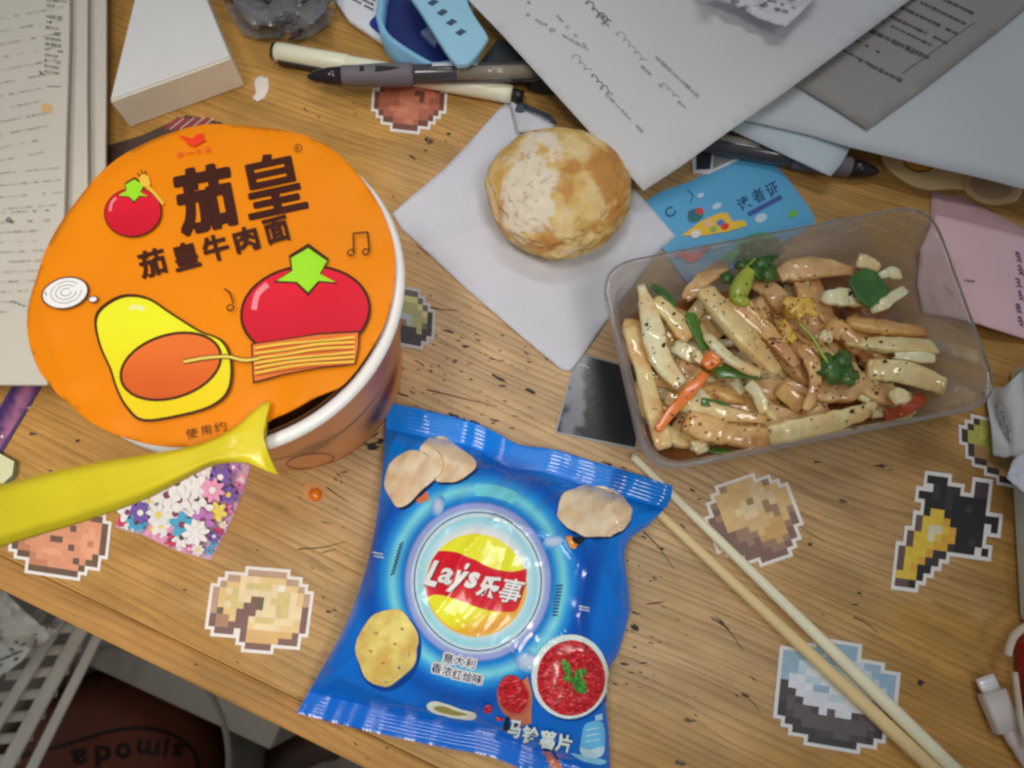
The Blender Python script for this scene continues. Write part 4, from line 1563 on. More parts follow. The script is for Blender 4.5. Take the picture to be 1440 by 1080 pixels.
# ================================================================== STICKERS ON THE DESK
def sticker(name, label, art, pal, org, dx, dy, z0=0.0, border=1, cat="sticker", white=C(222, 218, 214), curl=0.0):
    """die-cut pixel sticker: art rows, px position of its first cell's corner and px vectors of one cell"""
    H_, W_ = len(art), max(len(r) for r in art)
    art = [r.ljust(W_, '.') for r in art]
    n = 2
    fw, fh = W_ * n + 4, H_ * n + 4
    fine = [[False] * fw for _ in range(fh)]
    for j in range(H_):
        for i in range(W_):
            if art[j][i] != '.':
                for b in range(-border, n + border):
                    for a in range(-border, n + border):
                        if True:
                            fine[j * n + b + 2][i * n + a + 2] = True
    q = MB()
    TH = 0.00045
    P_ = lambda i, j, z: W(org[0] + dx[0] * i + dy[0] * j, org[1] + dx[1] * i + dy[1] * j, z0 + z)
    cache = {}

    def vid(i, j, top):
        if (i, j, top) not in cache:
            cache[(i, j, top)] = q.vert(P_((i - 2) / n, (j - 2) / n, TH if top else 0.00005), white)
        return cache[(i, j, top)]
    on = lambda i, j: 0 <= i < fw and 0 <= j < fh and fine[j][i]
    for j in range(fh):
        for i in range(fw):
            if not fine[j][i]:
                continue
            q.face((vid(i, j, 1), vid(i, j + 1, 1), vid(i + 1, j + 1, 1), vid(i + 1, j, 1)))
            for (di, dj, a, b) in ((0, -1, (i, j), (i + 1, j)), (1, 0, (i + 1, j), (i + 1, j + 1)), (0, 1, (i + 1, j + 1), (i, j + 1)), (-1, 0, (i, j + 1), (i, j))):
                if not on(i + di, j + dj):
                    q.face((vid(*a, 1), vid(*b, 1), vid(*b, 0), vid(*a, 0)))
    o = thing(name, label, cat, W(org[0] + dx[0] * W_ / 2 + dy[0] * H_ / 2, org[1] + dx[1] * W_ / 2 + dy[1] * H_ / 2, z0))
    q.build("backing", PRINT, o)
    q = MB()
    for j in range(H_):
        for i in range(W_):
            ch = art[j][i]
            if ch != '.':
                c = pal[ch]
                k = 0.94 + 0.10 * random.random()
                c = (c[0] * k, c[1] * k, c[2] * k, 1)
                q.poly([P_(i, j, TH + .00012), P_(i, j + 1, TH + .00012), P_(i + 1, j + 1, TH + .00012), P_(i + 1, j, TH + .00012)], c)
    q.build("pixel_print", PRINT, o)
    return o


PB = dict(B=C(176, 144, 120), T=C(216, 186, 128), C=C(224, 204, 162), G=C(200, 184, 122), D=C(112, 78, 74), K=C(98, 82, 60), W=C(226, 222, 214), O=C(206, 166, 102), P=C(160, 118, 92))
sticker("pixel_sticker", "tan blocky pixel sticker of a folded cookie near the desk edge",
        [".....BBBBBB....", "..BBCCCTTTTBB..", ".BTTCGGGGCWTTB.", "BTCGCCCCCCGGCTB", "BTTGCCKKCGGGCTB", "BTCGGDDKCCGGCCD", "BKTTDDDCCCGGCCD", "DPPTDDCGGGCCCTD", "DPPDDDTCCCCTTTD", ".DDD.DOOOOOOOD.", ".....DOOOOODDD.", "......DDDD....."],
        PB, (304, 797), (9.1, 0.75), (-1.25, 9.25))
PC = dict(D=C(100, 76, 60), T=C(206, 140, 108), L=C(216, 152, 120), P=C(180, 120, 90))
sticker("pixel_sticker", "pink brown blocky pixel sticker of a speckled cookie under the yellow fork",
        ["....DDDDDDDD...", "..DTTTTTTTTTDD.", ".DTTTDTTTTTTTTD", ".DTTTTTTTDTTLTD", "DTTDTTTTTTTLLLD", "DTTTTTDDTTTLPLD", "DPTTTTTTTDTLLLD", "DPPTTLLLTTTTLD.", ".DDPTTTTTTDTDD.", "...PPPTTTTTD...", "...DDDDDDDD...."],
        PC, (24, 700), (8.7, 1.3), (-1.0, 8.9))
PPO = dict(D=C(122, 96, 88), E=C(150, 122, 100), T=C(206, 174, 122), C=C(216, 194, 152), O=C(196, 156, 102), K=C(146, 122, 84), G=C(204, 186, 152))
sticker("pixel_sticker", "tan and brown blocky pixel sticker of a potato below the clear tray",
        ["...ETTTT....", "..TTTTTGTE..", ".ETTTTTCCTT.", ".DTTTCKCGGTT", "DETTCCCGKGTT", "DDTTTCCTKETT", "DDTTTTTTTETE", "DDDEETTTOOTD", "DDDEEETOOOED", ".DDDEDOOOOD.", "..DDDDEEOED.", "...DDDDEED..", ".....DDDD..."],
        PPO, (982, 696), (9.4, -3.2), (3.3, 8.6))
PT = dict(K=C(34, 32, 34), D=C(52, 50, 50), B=C(98, 78, 72), Y=C(216, 186, 62), O=C(214, 160, 54), W=C(216, 206, 176), P=C(72, 56, 66))
sticker("pixel_sticker", "black and yellow blocky pixel sticker at the right of the desk",
        ["...KKK....PP.", "....DKDD..PP.", "..KKDKDKKKKK.", "...KKKDKKDKK.", "...KYYKKKKKKKK", "..BYYYOKKKKK.K", "..BYWWYOKKKK..", ".BYYWYOOKKDK..", ".BYYYOODKKK.K.", "BYYYODD.......", "BYYODD........", "BYOKK.........", "YYYK..........", "BBK..........."],
        PT, (1276, 664), (9.6, 1.3), (-1.3, 11.4))
PW = dict(A=C(138, 166, 190), L=C(176, 196, 212), W=C(204, 208, 218), K=C(66, 60, 62), G=C(86, 80, 80), D=C(46, 44, 48))
sticker("pixel_sticker", "torn blue white and charcoal blocky pixel sticker under the chopsticks",
        ["....AAAAA.....", "..AAALLAA.....", "AAALLAALLLAA..", "AALLWWLLWWLAAA", "AALWWLLWWWWLAA", "AWWLLWWLWWWWLA", "KWWWAAWWWLWWAA", "KKWWWWLLWWWAAA", "KGKWWWWWWWWWAK", "DGGGKWGWWKGGKK", "DKGGGGGGGGGGKD", ".DDGGGGGGGGKD.", "..DDDKKGGKKD..", "....DDDDDD...."],
        PW, (1104, 893), (11.4, 1.9), (-1.0, 10.2), white=C(206, 208, 208))
PMT = dict(D=C(112, 70, 56), R=C(168, 98, 78), P=C(190, 118, 92), L=C(200, 134, 106))
sticker("pixel_sticker", "reddish brown blocky pixel sticker of meat under the black pen",
        ["..RRRRPPLLPPD.", ".DRRRPPPDDPPRD", "DRRRRPPPPDPRRD", "DRRRRPLLPPPRRD", "DRRPPLLPPRRRD.", ".DRRPPPPPRRD..", "..DDRRPPRDD...", "....DDDDD....."],
        PMT, (528, 112), (7.0, 0.8), (-0.5, 8.2))
PGR = dict(K=C(40, 38, 36), D=C(84, 80, 66), G=C(142, 140, 96), L=C(176, 172, 120), A=C(140, 152, 160), B=C(120, 94, 64))
sticker("pixel_sticker", "dark olive blocky pixel sticker beside the noodle bucket",
        ["...DDD...", "..DLLLD..", ".DLGGGLD.", "KGGGGGGLK", "KGAAAGGGK", "KBBBAGGDK", "KBBKKKGKK", ".KKKKKKK.", "..KKKKK.."],
        PGR, (545, 402), (7.2, 1.4), (-0.4, 8.4), white=C(168, 166, 170))
PYG = dict(K=C(60, 48, 44), Y=C(176, 172, 82), L=C(196, 188, 96), T=C(168, 128, 84), W=C(206, 204, 200))
sticker("pixel_sticker", "lime and brown blocky pixel sticker at the right edge below the tray",
        ["..KYYYYYY", ".KYLLYYYY", "KYYLYYYYW", "KYYYYYYYW", ".KTTYYYYW", ".KTTTTTTT", "..KKTTTTT", "....KKTTK", "......KK."],
        PYG, (1352, 584), (8.6, 1.8), (0.2, 9.2))

# flowery card (only flowers)
fc = [(205, 668), (240, 655), (295, 648), (338, 650), (352, 655), (343, 690), (322, 740), (296, 788), (250, 775), (200, 752), (163, 742), (172, 715)]
o = thing("flower_sticker", "square sticker crowded with pink white blue and yellow flowers", "sticker", W(262, 715, 0))
v, f = refine2d(fc, [list(range(len(fc)))], 30)
mb = MB()
mb.prism([W(x, y, 0.0004) for x, y in fc][::-1], 0.00035, C(186, 150, 176))
mb.build("backing", PRINT, o)
fp = Print(flat_bvh(0.0004), 30, 0.00012, 0.000012)
rfl = random.Random(4)
fcols = [C(214, 110, 170), C(232, 226, 222), C(206, 44, 92), C(232, 206, 92), C(60, 160, 200), C(176, 110, 186), C(226, 214, 216), C(110, 80, 160), C(226, 150, 186)]


def inside(x, y, poly):
    r = False
    for k in range(len(poly)):
        (x1, y1), (x2, y2) = poly[k - 1], poly[k]
        if (y1 > y) != (y2 > y) and x < (x2 - x1) * (y - y1) / (y2 - y1) + x1:
            r = not r
    return r


spots_ = []
for k in range(900):
    x, y = rfl.uniform(162, 354), rfl.uniform(646, 790)
    if not inside(x, y, fc):
        continue
    r = rfl.uniform(15, 21)
    while r > 4 and not all(inside(x + r * 0.92 * math.cos(a * 0.5), y + r * 0.92 * math.sin(a * 0.5), fc) for a in range(13)):
        r -= 1
    if r <= 5 or any(math.hypot(x - a, y - b) < 0.80 * max(r, c) for a, b, c in spots_):
        continue
    spots_.append((x, y, r))
for x, y, r in sorted(spots_, key=lambda q: q[2]):
    c = rfl.choice(fcols)
    if math.hypot((x - 255) / 42, (y - 706) / 30) < 1:
        c = rfl.choice((C(236, 232, 228), C(230, 226, 226)))
    np_ = rfl.choice((5, 6, 8))
    ph = rfl.uniform(0, 6)
    c2 = (c[0] * 0.7, c[1] * 0.62, c[2] * 0.74, 1)
    n_ = 48
    fp.poly([(x + r * (0.80 + 0.20 * math.cos(np_ * 2 * math.pi * j / n_)) * math.cos(2 * math.pi * j / n_ + ph), y + r * (0.80 + 0.20 * math.cos(np_ * 2 * math.pi * j / n_)) * math.sin(2 * math.pi * j / n_ + ph)) for j in range(n_)], lambda X, Y, x=x, y=y, r=r, c=c, c2=c2: mixc(c2, c, sstep(0.1, 0.7, math.hypot(X - x, Y - y) / r)))
    for q in range(np_):
        th = 2 * math.pi * (q + 0.5) / np_ + ph
        fp.line([(x + r * 0.2 * math.cos(th), y + r * 0.2 * math.sin(th)), (x + r * 0.58 * math.cos(th), y + r * 0.58 * math.sin(th))], 0.8, c2, False)
    fp.ell(x, y, r * 0.26, r * 0.26, 0, rfl.choice((C(230, 200, 70), C(120, 40, 80), C(240, 236, 230), C(60, 60, 50))), 12)
fp.build("flower_print", PRINT, o)

# black card half under the tray
bc = [(812, 497), (892, 519), (904, 560), (893, 629), (783, 607)]
o = thing("black_card", "worn black square sticker beside the clear tray", "sticker", W(840, 565, 0))
mb = MB()
mb.prism([W(x, y, 0.0006) for x, y in [(811, 495), (895, 516), (908, 560), (894, 633), (780, 609)]][::-1], 0.0005, C(150, 150, 150))
mb.build("backing", PRINT, o)
cp = Print(flat_bvh(0.0006), 8, 0.00012, 0.00003)
cp.poly(bc, lambda x, y: mixc(C(34, 36, 40), C(120, 126, 134), sstep(-0.2, 0.5, fbm(x * 0.06, y * 0.06, 1, 4) + 1.1 - abs(x - (818 - (y - 500) * 0.14)) / 14.0) * 0.8))
cp.line([(812, 514), (820, 513), (828, 518)], 2.0, C(150, 152, 156))
cp.build("card_print", PRINTG, o)

# white torn scrap sticker, cream round stickers, purple strip, sauce drop
o = thing("torn_sticker", "small torn white sticker scrap beside the white box", "sticker", W(366, 124, 0))
sheet("scrap", [(357, 112), (366, 106), (377, 109), (378, 124), (372, 138), (362, 143), (354, 138), (360, 130), (358, 122)], lambda x, y: 0.0006 + 0.0006 * math.sin(x * 0.3), mat("scrap_white", C(216, 208, 200), 0.6, 0.1), o, 6)

o = thing("round_sticker", "cream rounded sticker with brown outline under the white papers", "sticker", W(1300, 245, 0))
mb = MB()
mb.prism([W(x, y, 0.0005) for x, y in crom2([(1236, 225), (1250, 190), (1300, 180), (1400, 210), (1440, 250), (1436, 286), (1400, 290), (1350, 272), (1300, 272), (1262, 256)], 4, True)][::-1], 0.0004, C(150, 116, 72))
mb.build("backing", PRINT, o)
cp = Print(flat_bvh(0.0005), 20, 0.00012, 0.00003)
cp.poly(crom2([(1240, 224), (1254, 194), (1300, 184), (1396, 214), (1435, 252), (1431, 281), (1402, 285), (1352, 267), (1302, 267), (1266, 252)], 4, True), C(222, 196, 148))
cp.ell(1293, 226, 24, 17, 8, C(150, 92, 40))
cp.ell(1293, 225, 22, 15, 8, C(224, 166, 74))
cp.build("sticker_print", PRINT, o)
o = thing("round_sticker", "round cream ringed sticker at the right above the pink notes", "sticker", W(1400, 268, 0.0006))
mb = MB()
mb.prism([W(x, y, 0.0012) for x, y in ellpts(1394, 262, 40, 26, 10, 36)][::-1], 0.0004, C(206, 176, 132))
mb.build("backing", PRINT, o)
cp = Print(flat_bvh(0.0012), 20, 0.00012, 0.00003)
cp.ell(1394, 262, 30, 18, 10, C(168, 146, 118))
cp.build("sticker_print", PRINT, o)

o = thing("purple_bookmark", "purple galaxy print bookmark strip at the left under the papers", "bookmark", W(30, 590, 0))
bkm = [(24, 530), (66, 530), (0, 640), (-30, 690), (-40, 640)]
mb = MB()
mb.prism([W(x, y, 0.0008) for x, y in bkm][::-1], 0.0007, C(70, 52, 104))
mb.build("card", PRINT, o)
cp = Print(flat_bvh(0.0008), 8, 0.00012, 0.00003)
cp.poly([(26, 533), (62, 533), (-2, 634), (-28, 676), (-36, 640)], lambda x, y: mixc(C(62, 48, 104), C(164, 106, 140), 0.9 * math.exp(-((x - (34 - (y - 555) * 0.42)) / 11.0) ** 2) + 0.5 * fbm(x * 0.09, y * 0.09, 3, 3)))
for k in range(8):
    cp.ell(rs.uniform(8, 40), 0, 0.1, 0.1, 0, C(220, 210, 220), 6) if False else None
cp.ell(3, 614, 2.2, 2.0, 0, C(216, 206, 214), 8)
cp.line([(38, 574), (44, 573)], 1.4, C(200, 190, 200), False)
cp.build("galaxy_print", PRINTG, o)

mb = MB()
mb.prism([W(x, y, 0.004) for x, y in [(-12, 630), (0, 638), (20, 649), (17, 668), (4, 680), (-14, 676)]][::-1], 0.0038, C(206, 206, 166), cs=C(120, 138, 120))
o = mb.build("eraser_piece", PRINT, None, bevel=0.0006)
tag(o, "small grey green eraser end at the left edge of the desk", "eraser")

p = W(444, 696, 0.0)
mb = MB()
k_ = mpp(444, 696)
mb.lathe([(9.5 * k_, 0.0002), (9.2 * k_, 0.0012), (7.5 * k_, 0.0023), (4.5 * k_, 0.003), (0.3 * k_, 0.0033)], (p.x, p.y), 24, cap_top=True)
o = mb.build("sauce_drop", mat("orange_drop", C(232, 116, 18), 0.08, 0.1, 200, coat=0.6, sss=0.2), None, True, recalc=True)
tag(o, "shiny orange drop of broth spilled on the desk", "sauce drop")
mb = MB()
mb.poly([W(x, y, 0.00018) for x, y in ellpts(441, 692, 15, 13, 20, 20)][::-1])
o = mb.build("sauce_stain", mat("oily_stain", C(200, 146, 84), 0.3, 0.1), desk)

# library card under the tray
o = thing("library_card", "light blue plastic reader card with cartoon bus and printed characters", "card", W(1010, 310, 0))
lc = crom2([(898, 290), (970, 255), (1043, 220), (1060, 221), (1085, 231), (1095, 236), (1120, 268), (1146, 306), (1130, 325), (1060, 362), (985, 402), (965, 396), (940, 360)], 2, True)
mb = MB()
mb.prism([W(x, y, 0.0011) for x, y in lc][::-1], 0.0009, C(86, 160, 204))
mb.build("card", PRINTG, o)
cp = Print(flat_bvh(0.0011), 20, 0.00012, 0.00003)
NV_ = C(34, 74, 120)
for ch, x, y in (("读", 1046, 286), ("者", 1066, 275), ("证", 1086, 266)):
    cp.glyph(ch, x, y, 18, 20, -27, NV_, 0.02)
cp.line([(1052, 302), (1099, 277)], 6.5, C(58, 84, 150), False)
for cx, cy, rx, ry in ((1008, 290, 7, 4), (1070, 307, 9, 6), (985, 275, 5, 3)):
    cp.ell(cx, cy, rx, ry, -25, C(176, 204, 224), 16)
cp.ell(1115, 301, 7, 5, -20, C(100, 176, 70), 16)
cp.ring(943, 298, 8, 7, -30, 2.5, C(30, 90, 130), a0=20, a1=320)
cp.line([(966, 268), (974, 275), (970, 286)], 2.0, C(44, 110, 150))
for x, y, rx, ry, c in ((978, 303, 12, 9, C(40, 110, 110)), (984, 297, 5, 5, C(206, 60, 60)), (972, 300, 5, 4, C(60, 90, 120))):
    cp.ell(x, y, rx, ry, -30, c, 16)
cp.poly([(958, 332), (985, 312), (1012, 300), (1022, 300), (1030, 312), (1046, 310), (1050, 318), (1024, 326), (990, 332)], C(226, 182, 52))
for x, y, r, c in ((996, 315, 6, C(226, 176, 150)), (1013, 314, 6, C(70, 120, 190)), (1019, 319, 6, C(206, 56, 50)), (978, 330, 7, C(210, 214, 216)), (1003, 323, 5, C(120, 170, 90)), (1042, 316, 4, C(214, 190, 40))):
    cp.ell(x, y, r, r * 0.8, -20, c, 14)
for x, y, r, c in ((975, 362, 14, C(206, 96, 96)), (990, 352, 9, C(140, 80, 80)), (958, 358, 10, C(190, 70, 90)), (1010, 345, 12, C(110, 170, 190)), (1060, 345, 30, C(60, 150, 90)), (1028, 362, 16, C(70, 160, 110))):
    cp.ell(x, y, r, r * 0.5, -20, c, 16)
cp.build("card_print", PRINTG, o)

# ================================================================== PAPERS, UPPER RIGHT
SHEET1 = mat("sheet_white", C(198, 200, 203), 0.7, 0.05, 12, bump=0.05, bscale=80)
SHEET2 = mat("sheet_blue_white", C(190, 195, 200), 0.7, 0.05, 12)
SHEET3 = mat("sheet_grey", C(150, 146, 143), 0.7, 0.06, 12)
INKC = C(150, 151, 155)
INKD = C(124, 124, 128)


def print_rows(pr, p0, p1, q0, q1, n, c, h=3.0, gap=0.25, seed=1, dash=(4, 12)):
    """n rows of unreadable small print: dashes along p0->p1 moving to q0->q1"""
    r_ = random.Random(seed)
    for k in range(n):
        t = k / max(1, n - 1)
        a = (p0[0] + (q0[0] - p0[0]) * t, p0[1] + (q0[1] - p0[1]) * t)
        b = (p1[0] + (q1[0] - p1[0]) * t, p1[1] + (q1[1] - p1[1]) * t)
        L = math.hypot(b[0] - a[0], b[1] - a[1])
        dx, dy = (b[0] - a[0]) / L, (b[1] - a[1]) / L
        s = 0
        while s < L - 3:
            w = r_.uniform(*dash)
            if r_.random() > gap:
                x, y = a[0] + dx * s, a[1] + dy * s
                m_ = 0.75 + 0.5 * r_.random()
                pr.line([(x, y), (x + dx * w * 0.85, y + dy * w * 0.85)], h * r_.uniform(0.6, 1.0), (c[0] * m_, c[1] * m_, c[2] * m_, 1), False)
            s += w


def scribble(pr, x, y, dx, dy, n, amp, w, c, seed):
    """a few loops of unreadable cursive running along (dx, dy)"""
    r_ = random.Random(seed)
    l = max(0.1, math.hypot(dx, dy))
    ux, uy = dx / l, dy / l
    pts = []
    a = 0.9
    for k in range(n * 7):
        if k % 7 == 0:
            a = r_.uniform(0.35, 1.0)
            b = r_.uniform(0.5, 1.0)
        th = 2 * math.pi * k / 7
        th += r_.uniform(-0.5, 0.5)
        s_, p_ = amp * 0.5 * b * math.cos(th), amp * 0.62 * a * math.sin(th)
        pts.append((x + dx * k / 7 + ux * s_ - uy * p_, y + dy * k / 7 + uy * s_ + ux * p_))
    pr.line(pts, w, c)


z1 = lambda x, y: 0.0225 + 0.0040 * fbm(x * 0.004, y * 0.004, 2.0, 2) + 0.004 * sstep(860, 680, x + (y - 140) * -0.9) - 0.0045 * math.exp(-(math.hypot(x - 905, y - 268) / 60) ** 2)
z2 = lambda x, y: 0.0160 + 0.0030 * fbm(x * 0.004, y * 0.004, 9.0, 2)
z3 = lambda x, y: z2(x, y) + 0.0016
o = thing("paper_sheet", "large white sheet with printed lines and handwriting behind the bun", "paper", W(950, 60, 0.02))
Q1, _ = sheet("page", [(630, -40), (655, -4), (700, 42), (760, 108), (830, 186), (905, 268), (960, 232), (1020, 188), (1100, 132), (1190, 66), (1282, -2), (1335, -40)], z1, SHEET1, o, 30)
pr = Print(Q1.bvh(), 40, 0.0002, 0.0)
print_rows(pr, (740, 20), (830, 72), (0, 0), (0, 0), 1, INKC, 4.5, 0.2, 3)
print_rows(pr, (774, 12), (826, 68), (0, 0), (0, 0), 1, INKC, 4.5, 0.2, 4)
print_rows(pr, (852, 132), (906, 188), (0, 0), (0, 0), 1, INKC, 4.5, 0.15, 5)
print_rows(pr, (922, 80), (982, 136), (0, 0), (0, 0), 1, INKC, 5.5, 0.08, 6)
print_rows(pr, (890, 82), (914, 104), (926, 118), (962, 150), 2, INKC, 4.5, 0.3, 7)
print_rows(pr, (742, 2), (775, 44), (0, 0), (0, 0), 1, INKC, 4, 0.5, 8)
for k, (x, y, dx, dy, n, amp, w, c) in enumerate(((806, 76, 8, 9, 3, 7, 1.4, INKC), (832, 104, 7, 8, 4, 8, 1.8, INKD), (826, 0, 7, 10, 4, 7, 1.8, INKD), (868, 44, 8, 9, 5, 8, 1.1, INKC), (842, 18, 5, 5, 3, 7, 2.0, INKD), (930, 115, 8, 8, 3, 5, 1.3, INKC))):
    scribble(pr, x, y, dx, dy, n, amp, w, c, 20 + k)
pr.build("page_print", PRINT, o)
o = thing("paper_sheet", "wide pale sheet lowest and rightmost of the white papers", "paper", W(1340, 140, 0.015))
Q2, _ = sheet("page", [(1000, 162), (1062, 172), (1140, 190), (1192, 206), (1300, 232), (1380, 250), (1480, 276), (1500, -40), (1240, -40), (1180, 40)], z2, SHEET2, o, 30)
o = thing("paper_sheet", "grey printed sheet lying between two white sheets", "paper", W(1260, 80, 0.018))
Q3, _ = sheet("page", [(1100, 108), (1127, 124), (1180, 156), (1220, 182), (1300, 124), (1400, 46), (1500, -36), (1480, -50), (1300, -50), (1150, 60)], z3, SHEET3, o, 30)
pr = Print(Q3.bvh(), 40, 0.0002, 0.0)
IK3 = C(84, 80, 78)
print_rows(pr, (1208, 84), (1272, 116), (0, 0), (0, 0), 1, IK3, 6, 0.1, 3)
print_rows(pr, (1226, 44), (1302, 80), (0, 0), (0, 0), 1, IK3, 7, 0.1, 5)
print_rows(pr, (1184, 70), (1226, 92), (1240, 30), (1310, 64), 4, IK3, 3.5, 0.25, 9)
print_rows(pr, (1250, 22), (1330, 60), (1300, -14), (1370, 20), 4, IK3, 5, 0.2, 12)
pr.line([(1268, 104), (1310, 74), (1370, 32)], 1.2, IK3, False)
pr.build("page_print", PRINT, o)
o = thing("paper_sheet", "small bluish paper corner tucked beneath the wide pale sheet", "paper", W(1120, 200, 0.01))
sheet("page", [(1018, 178), (1100, 216), (1168, 248), (1182, 232), (1200, 200), (1120, 130), (1060, 120)], lambda x, y: 0.0122, mat("sheet_pale_blue", C(178, 192, 200), 0.7, 0.05, 20), o, 30)
o = thing("crumpled_paper", "crumpled white receipt with smudged print at the top edge", "paper", W(1080, 0, 0.028))
zc = lambda x, y: 0.030 + 0.012 * abs(fbm(x * 0.022, y * 0.022, 3.0, 3))
Q4, _ = sheet("receipt", [(985, -30), (1010, -2), (1040, 10), (1068, 26), (1104, 38), (1118, 26), (1146, -4), (1160, -30)], zc, mat("receipt_white", C(206, 206, 212), 0.7, 0.05, 30), o, 9)
pr = Print(Q4.bvh(), 20, 0.0004, 0.0)
print_rows(pr, (1066, -4), (1120, 12), (1062, 4), (1112, 18), 2, INKD, 3.5, 0.2, 4)
pr.build("receipt_print", PRINT, o)

# pink notes
PK = mat("pink_note", C(222, 186, 192), 0.7, 0.05, 25)
PK2 = mat("pink_note_dark", C(190, 152, 156), 0.7, 0.05, 25)
o = thing("sticky_note", "deeper pink note lying under the folded pink note", "note", W(1380, 300, 0))
sheet("note", [(1310, 271), (1350, 276), (1470, 336), (1470, 370), (1380, 350), (1308, 320)], lambda x, y: 0.0008, PK2, o, 30)
o = thing("sticky_note", "folded pale pink note with purple handwriting at the right edge", "note", W(1370, 380, 0))
zn = lambda x, y: 0.0020 + 0.0065 * max(0.0, 1 - abs((x - 1318) * 0.94 - (y - 310) * 0.33 - 15) / 60.0) + 0.0015 * max(0, 1 - abs((y - 362) - (x - 1345) * 0.22) / 30)
Q5, _ = sheet("note", [(1316, 302), (1360, 312), (1400, 322), (1480, 345), (1480, 490), (1440, 476), (1380, 457), (1340, 446), (1298, 440), (1290, 400), (1294, 350)], zn, PK, o, 9)
pr = Print(Q5.bvh(), 20, 0.0003, 0.0)
PUR = C(96, 66, 110)
for k in range(6):
    scribble(pr, 1430 + (k % 2) * 3, 355 + k * 18, 1.2, 5, 3, 6, 1.5, PUR, 40 + k)
scribble(pr, 1356, 394, 5, 1, 3, 3, 1.2, PUR, 60)
scribble(pr, 1328, 402, 3, 4, 4, 4, 1.0, C(150, 120, 140), 61)
pr.build("note_print", PRINT, o)["kind"] = "stuff"

# ================================================================== LEFT STACK AND BOX
BK = mat("book_paper", C(188, 184, 174), 0.75, 0.06, 12, bump=0.05, bscale=80)
BK2 = mat("book_paper_edge", C(186, 178, 164), 0.75, 0.10, 40)
IKB = C(168, 163, 154)
IKB2 = C(140, 142, 132)


def booklet(label, outline, z0, z1_, m, rows):
    o = thing("booklet", label, "booklet", W(outline[0][0], outline[0][1], z0))
    n_ = max(1, int((z1_ - z0) / 0.0012))
    for k in range(n_):                                       # its leaves, slightly uneven
        zt = z1_ - (z1_ - z0) * k / n_
        b = MB()
        j = 0.0005
        sh = Vector((random.uniform(-j, j), random.uniform(-j, j), 0)) if k else Vector()
        b.prism([W(x, y, zt) + sh for x, y in outline][::-1], (z1_ - z0) / n_ - 0.00015)
        b.build("page", m if k == 0 else BK2, o)
    if rows:
        p_ = Print(flat_bvh(z1_), 60, 0.00015, 0.0)
        for a in rows:
            print_rows(p_, *a)
        p_.build("page_print", PRINT, o)
    return o


booklet("lowest and widest grey white booklet of the stack at the left edge", [(-160, -60), (149, -60), (149, 120), (147, 300), (140, 520), (-160, 540)][::1], 0.0, 0.016, BK, [])
booklet("middle booklet of the left stack with its edge just showing", [(-160, -60), (123, -60), (122, 120), (123, 300), (112, 520), (-160, 538)], 0.0162, 0.0215, BK, [])
ZB = 0.0265
bo = [(-160, -60), (98, -60), (97, 60), (93, 180), (90, 300), (80, 400), (66, 541), (-160, 541)]
booklet("topmost booklet of the left stack covered in small grey print", bo, 0.0217, ZB, BK, [
    ((-20, 30), (88, 10), (-20, 230), (62, 214), 12, IKB, 3.2, 0.25, 3), ((66, 0), (88, 2), (62, 100), (84, 104), 14, IKB2, 5.0, 0.2, 5), ((-20, 246), (84, 236), (-20, 296), (82, 288), 4, IKB, 3.0, 0.2, 7),
    ((-20, 300), (72, 296), (-20, 440), (58, 436), 11, IKB, 4.0, 0.22, 9)])
p_ = Print(flat_bvh(ZB), 40, 0.00022, 0.0)
for k, (x, y, dx, dy, n, amp, w) in enumerate(((10, 308, 3, 2, 3, 6, 1.4), (14, 424, 6, 2, 4, 5, 1.0), (56, 100, 2, 3, 2, 3, 1.6), (66, 122, 7, 0, 3, 1.5, 1.0))):
    scribble(p_, x, y, dx, dy, n, amp, w, C(104, 100, 94), 70 + k)
p_.poly([(58, 148), (66, 144), (74, 150), (72, 159), (60, 160)], C(196, 164, 110))
p_.build("handwriting_print", PRINT, bpy.data.objects["booklet.002"])["kind"] = "stuff"

BXZ = 0.0212
bx = [W(155, 143, BXZ), W(325, 82, BXZ), W(266, -62, BXZ), W(212, -90, BXZ)]
o = thing("white_box", "white carton box with cream side standing beside the paper stack", "box", (sum(bx, Vector()) / 4) * 1.0 - Vector((0, 0, BXZ)))
mb = MB()
lidt = 0.0
mb.prism(bx[:: 1] if (bx[1] - bx[0]).cross(bx[2] - bx[0]).z > 0 else bx[::-1], BXZ - 0.0003)
mb.build("box_body", mat("box_cream", C(224, 220, 208), 0.55, 0.05, 40), o, bevel=0.0006)
cb_ = sum(bx, Vector()) / 4
lt = [cb_ + (p - cb_) * 0.985 + Vector((0, 0, 0.0008)) for p in bx]
mb = MB()
mb.prism(lt if (lt[1] - lt[0]).cross(lt[2] - lt[0]).z > 0 else lt[::-1], 0.0007)
mb.build("box_top", mat("box_white", C(202, 202, 202), 0.5, 0.03, 40), o, bevel=0.0003)
# dark patterned pouch lying flat under the box and the bucket
mb = MB()
pc = [(128, 250), (150, 205), (200, 190), (262, 162), (312, 172), (300, 188), (230, 200), (170, 240), (150, 270)]
rows_c = {}
q = [W(x, y, 0.0012) for x, y in pc]
mb.prism(q[::-1], 0.001, C(66, 52, 44))
o = mb.build("dark_pouch", PRINT, None)
tag(o, "dark flat pouch with red stripes between the white box and bucket", "pouch")
p_ = Print(flat_bvh(0.0012), 20, 0.0001, 0.00002)
for x in (238, 252, 266, 280):
    p_.line([(x - 6, 182), (x + 14, 166)], 5, C(140, 50, 54), False)
    p_.line([(x + 1, 182), (x + 21, 166)], 1.6, C(196, 170, 160), False)
p_.build("stripe_print", PRINT, o)

# ================================================================== PENS
def pen_frame(p0, p1, z0, z1_):
    a, b = W(*p0, z0), W(*p1, z1_)
    return a, b, (b - a)


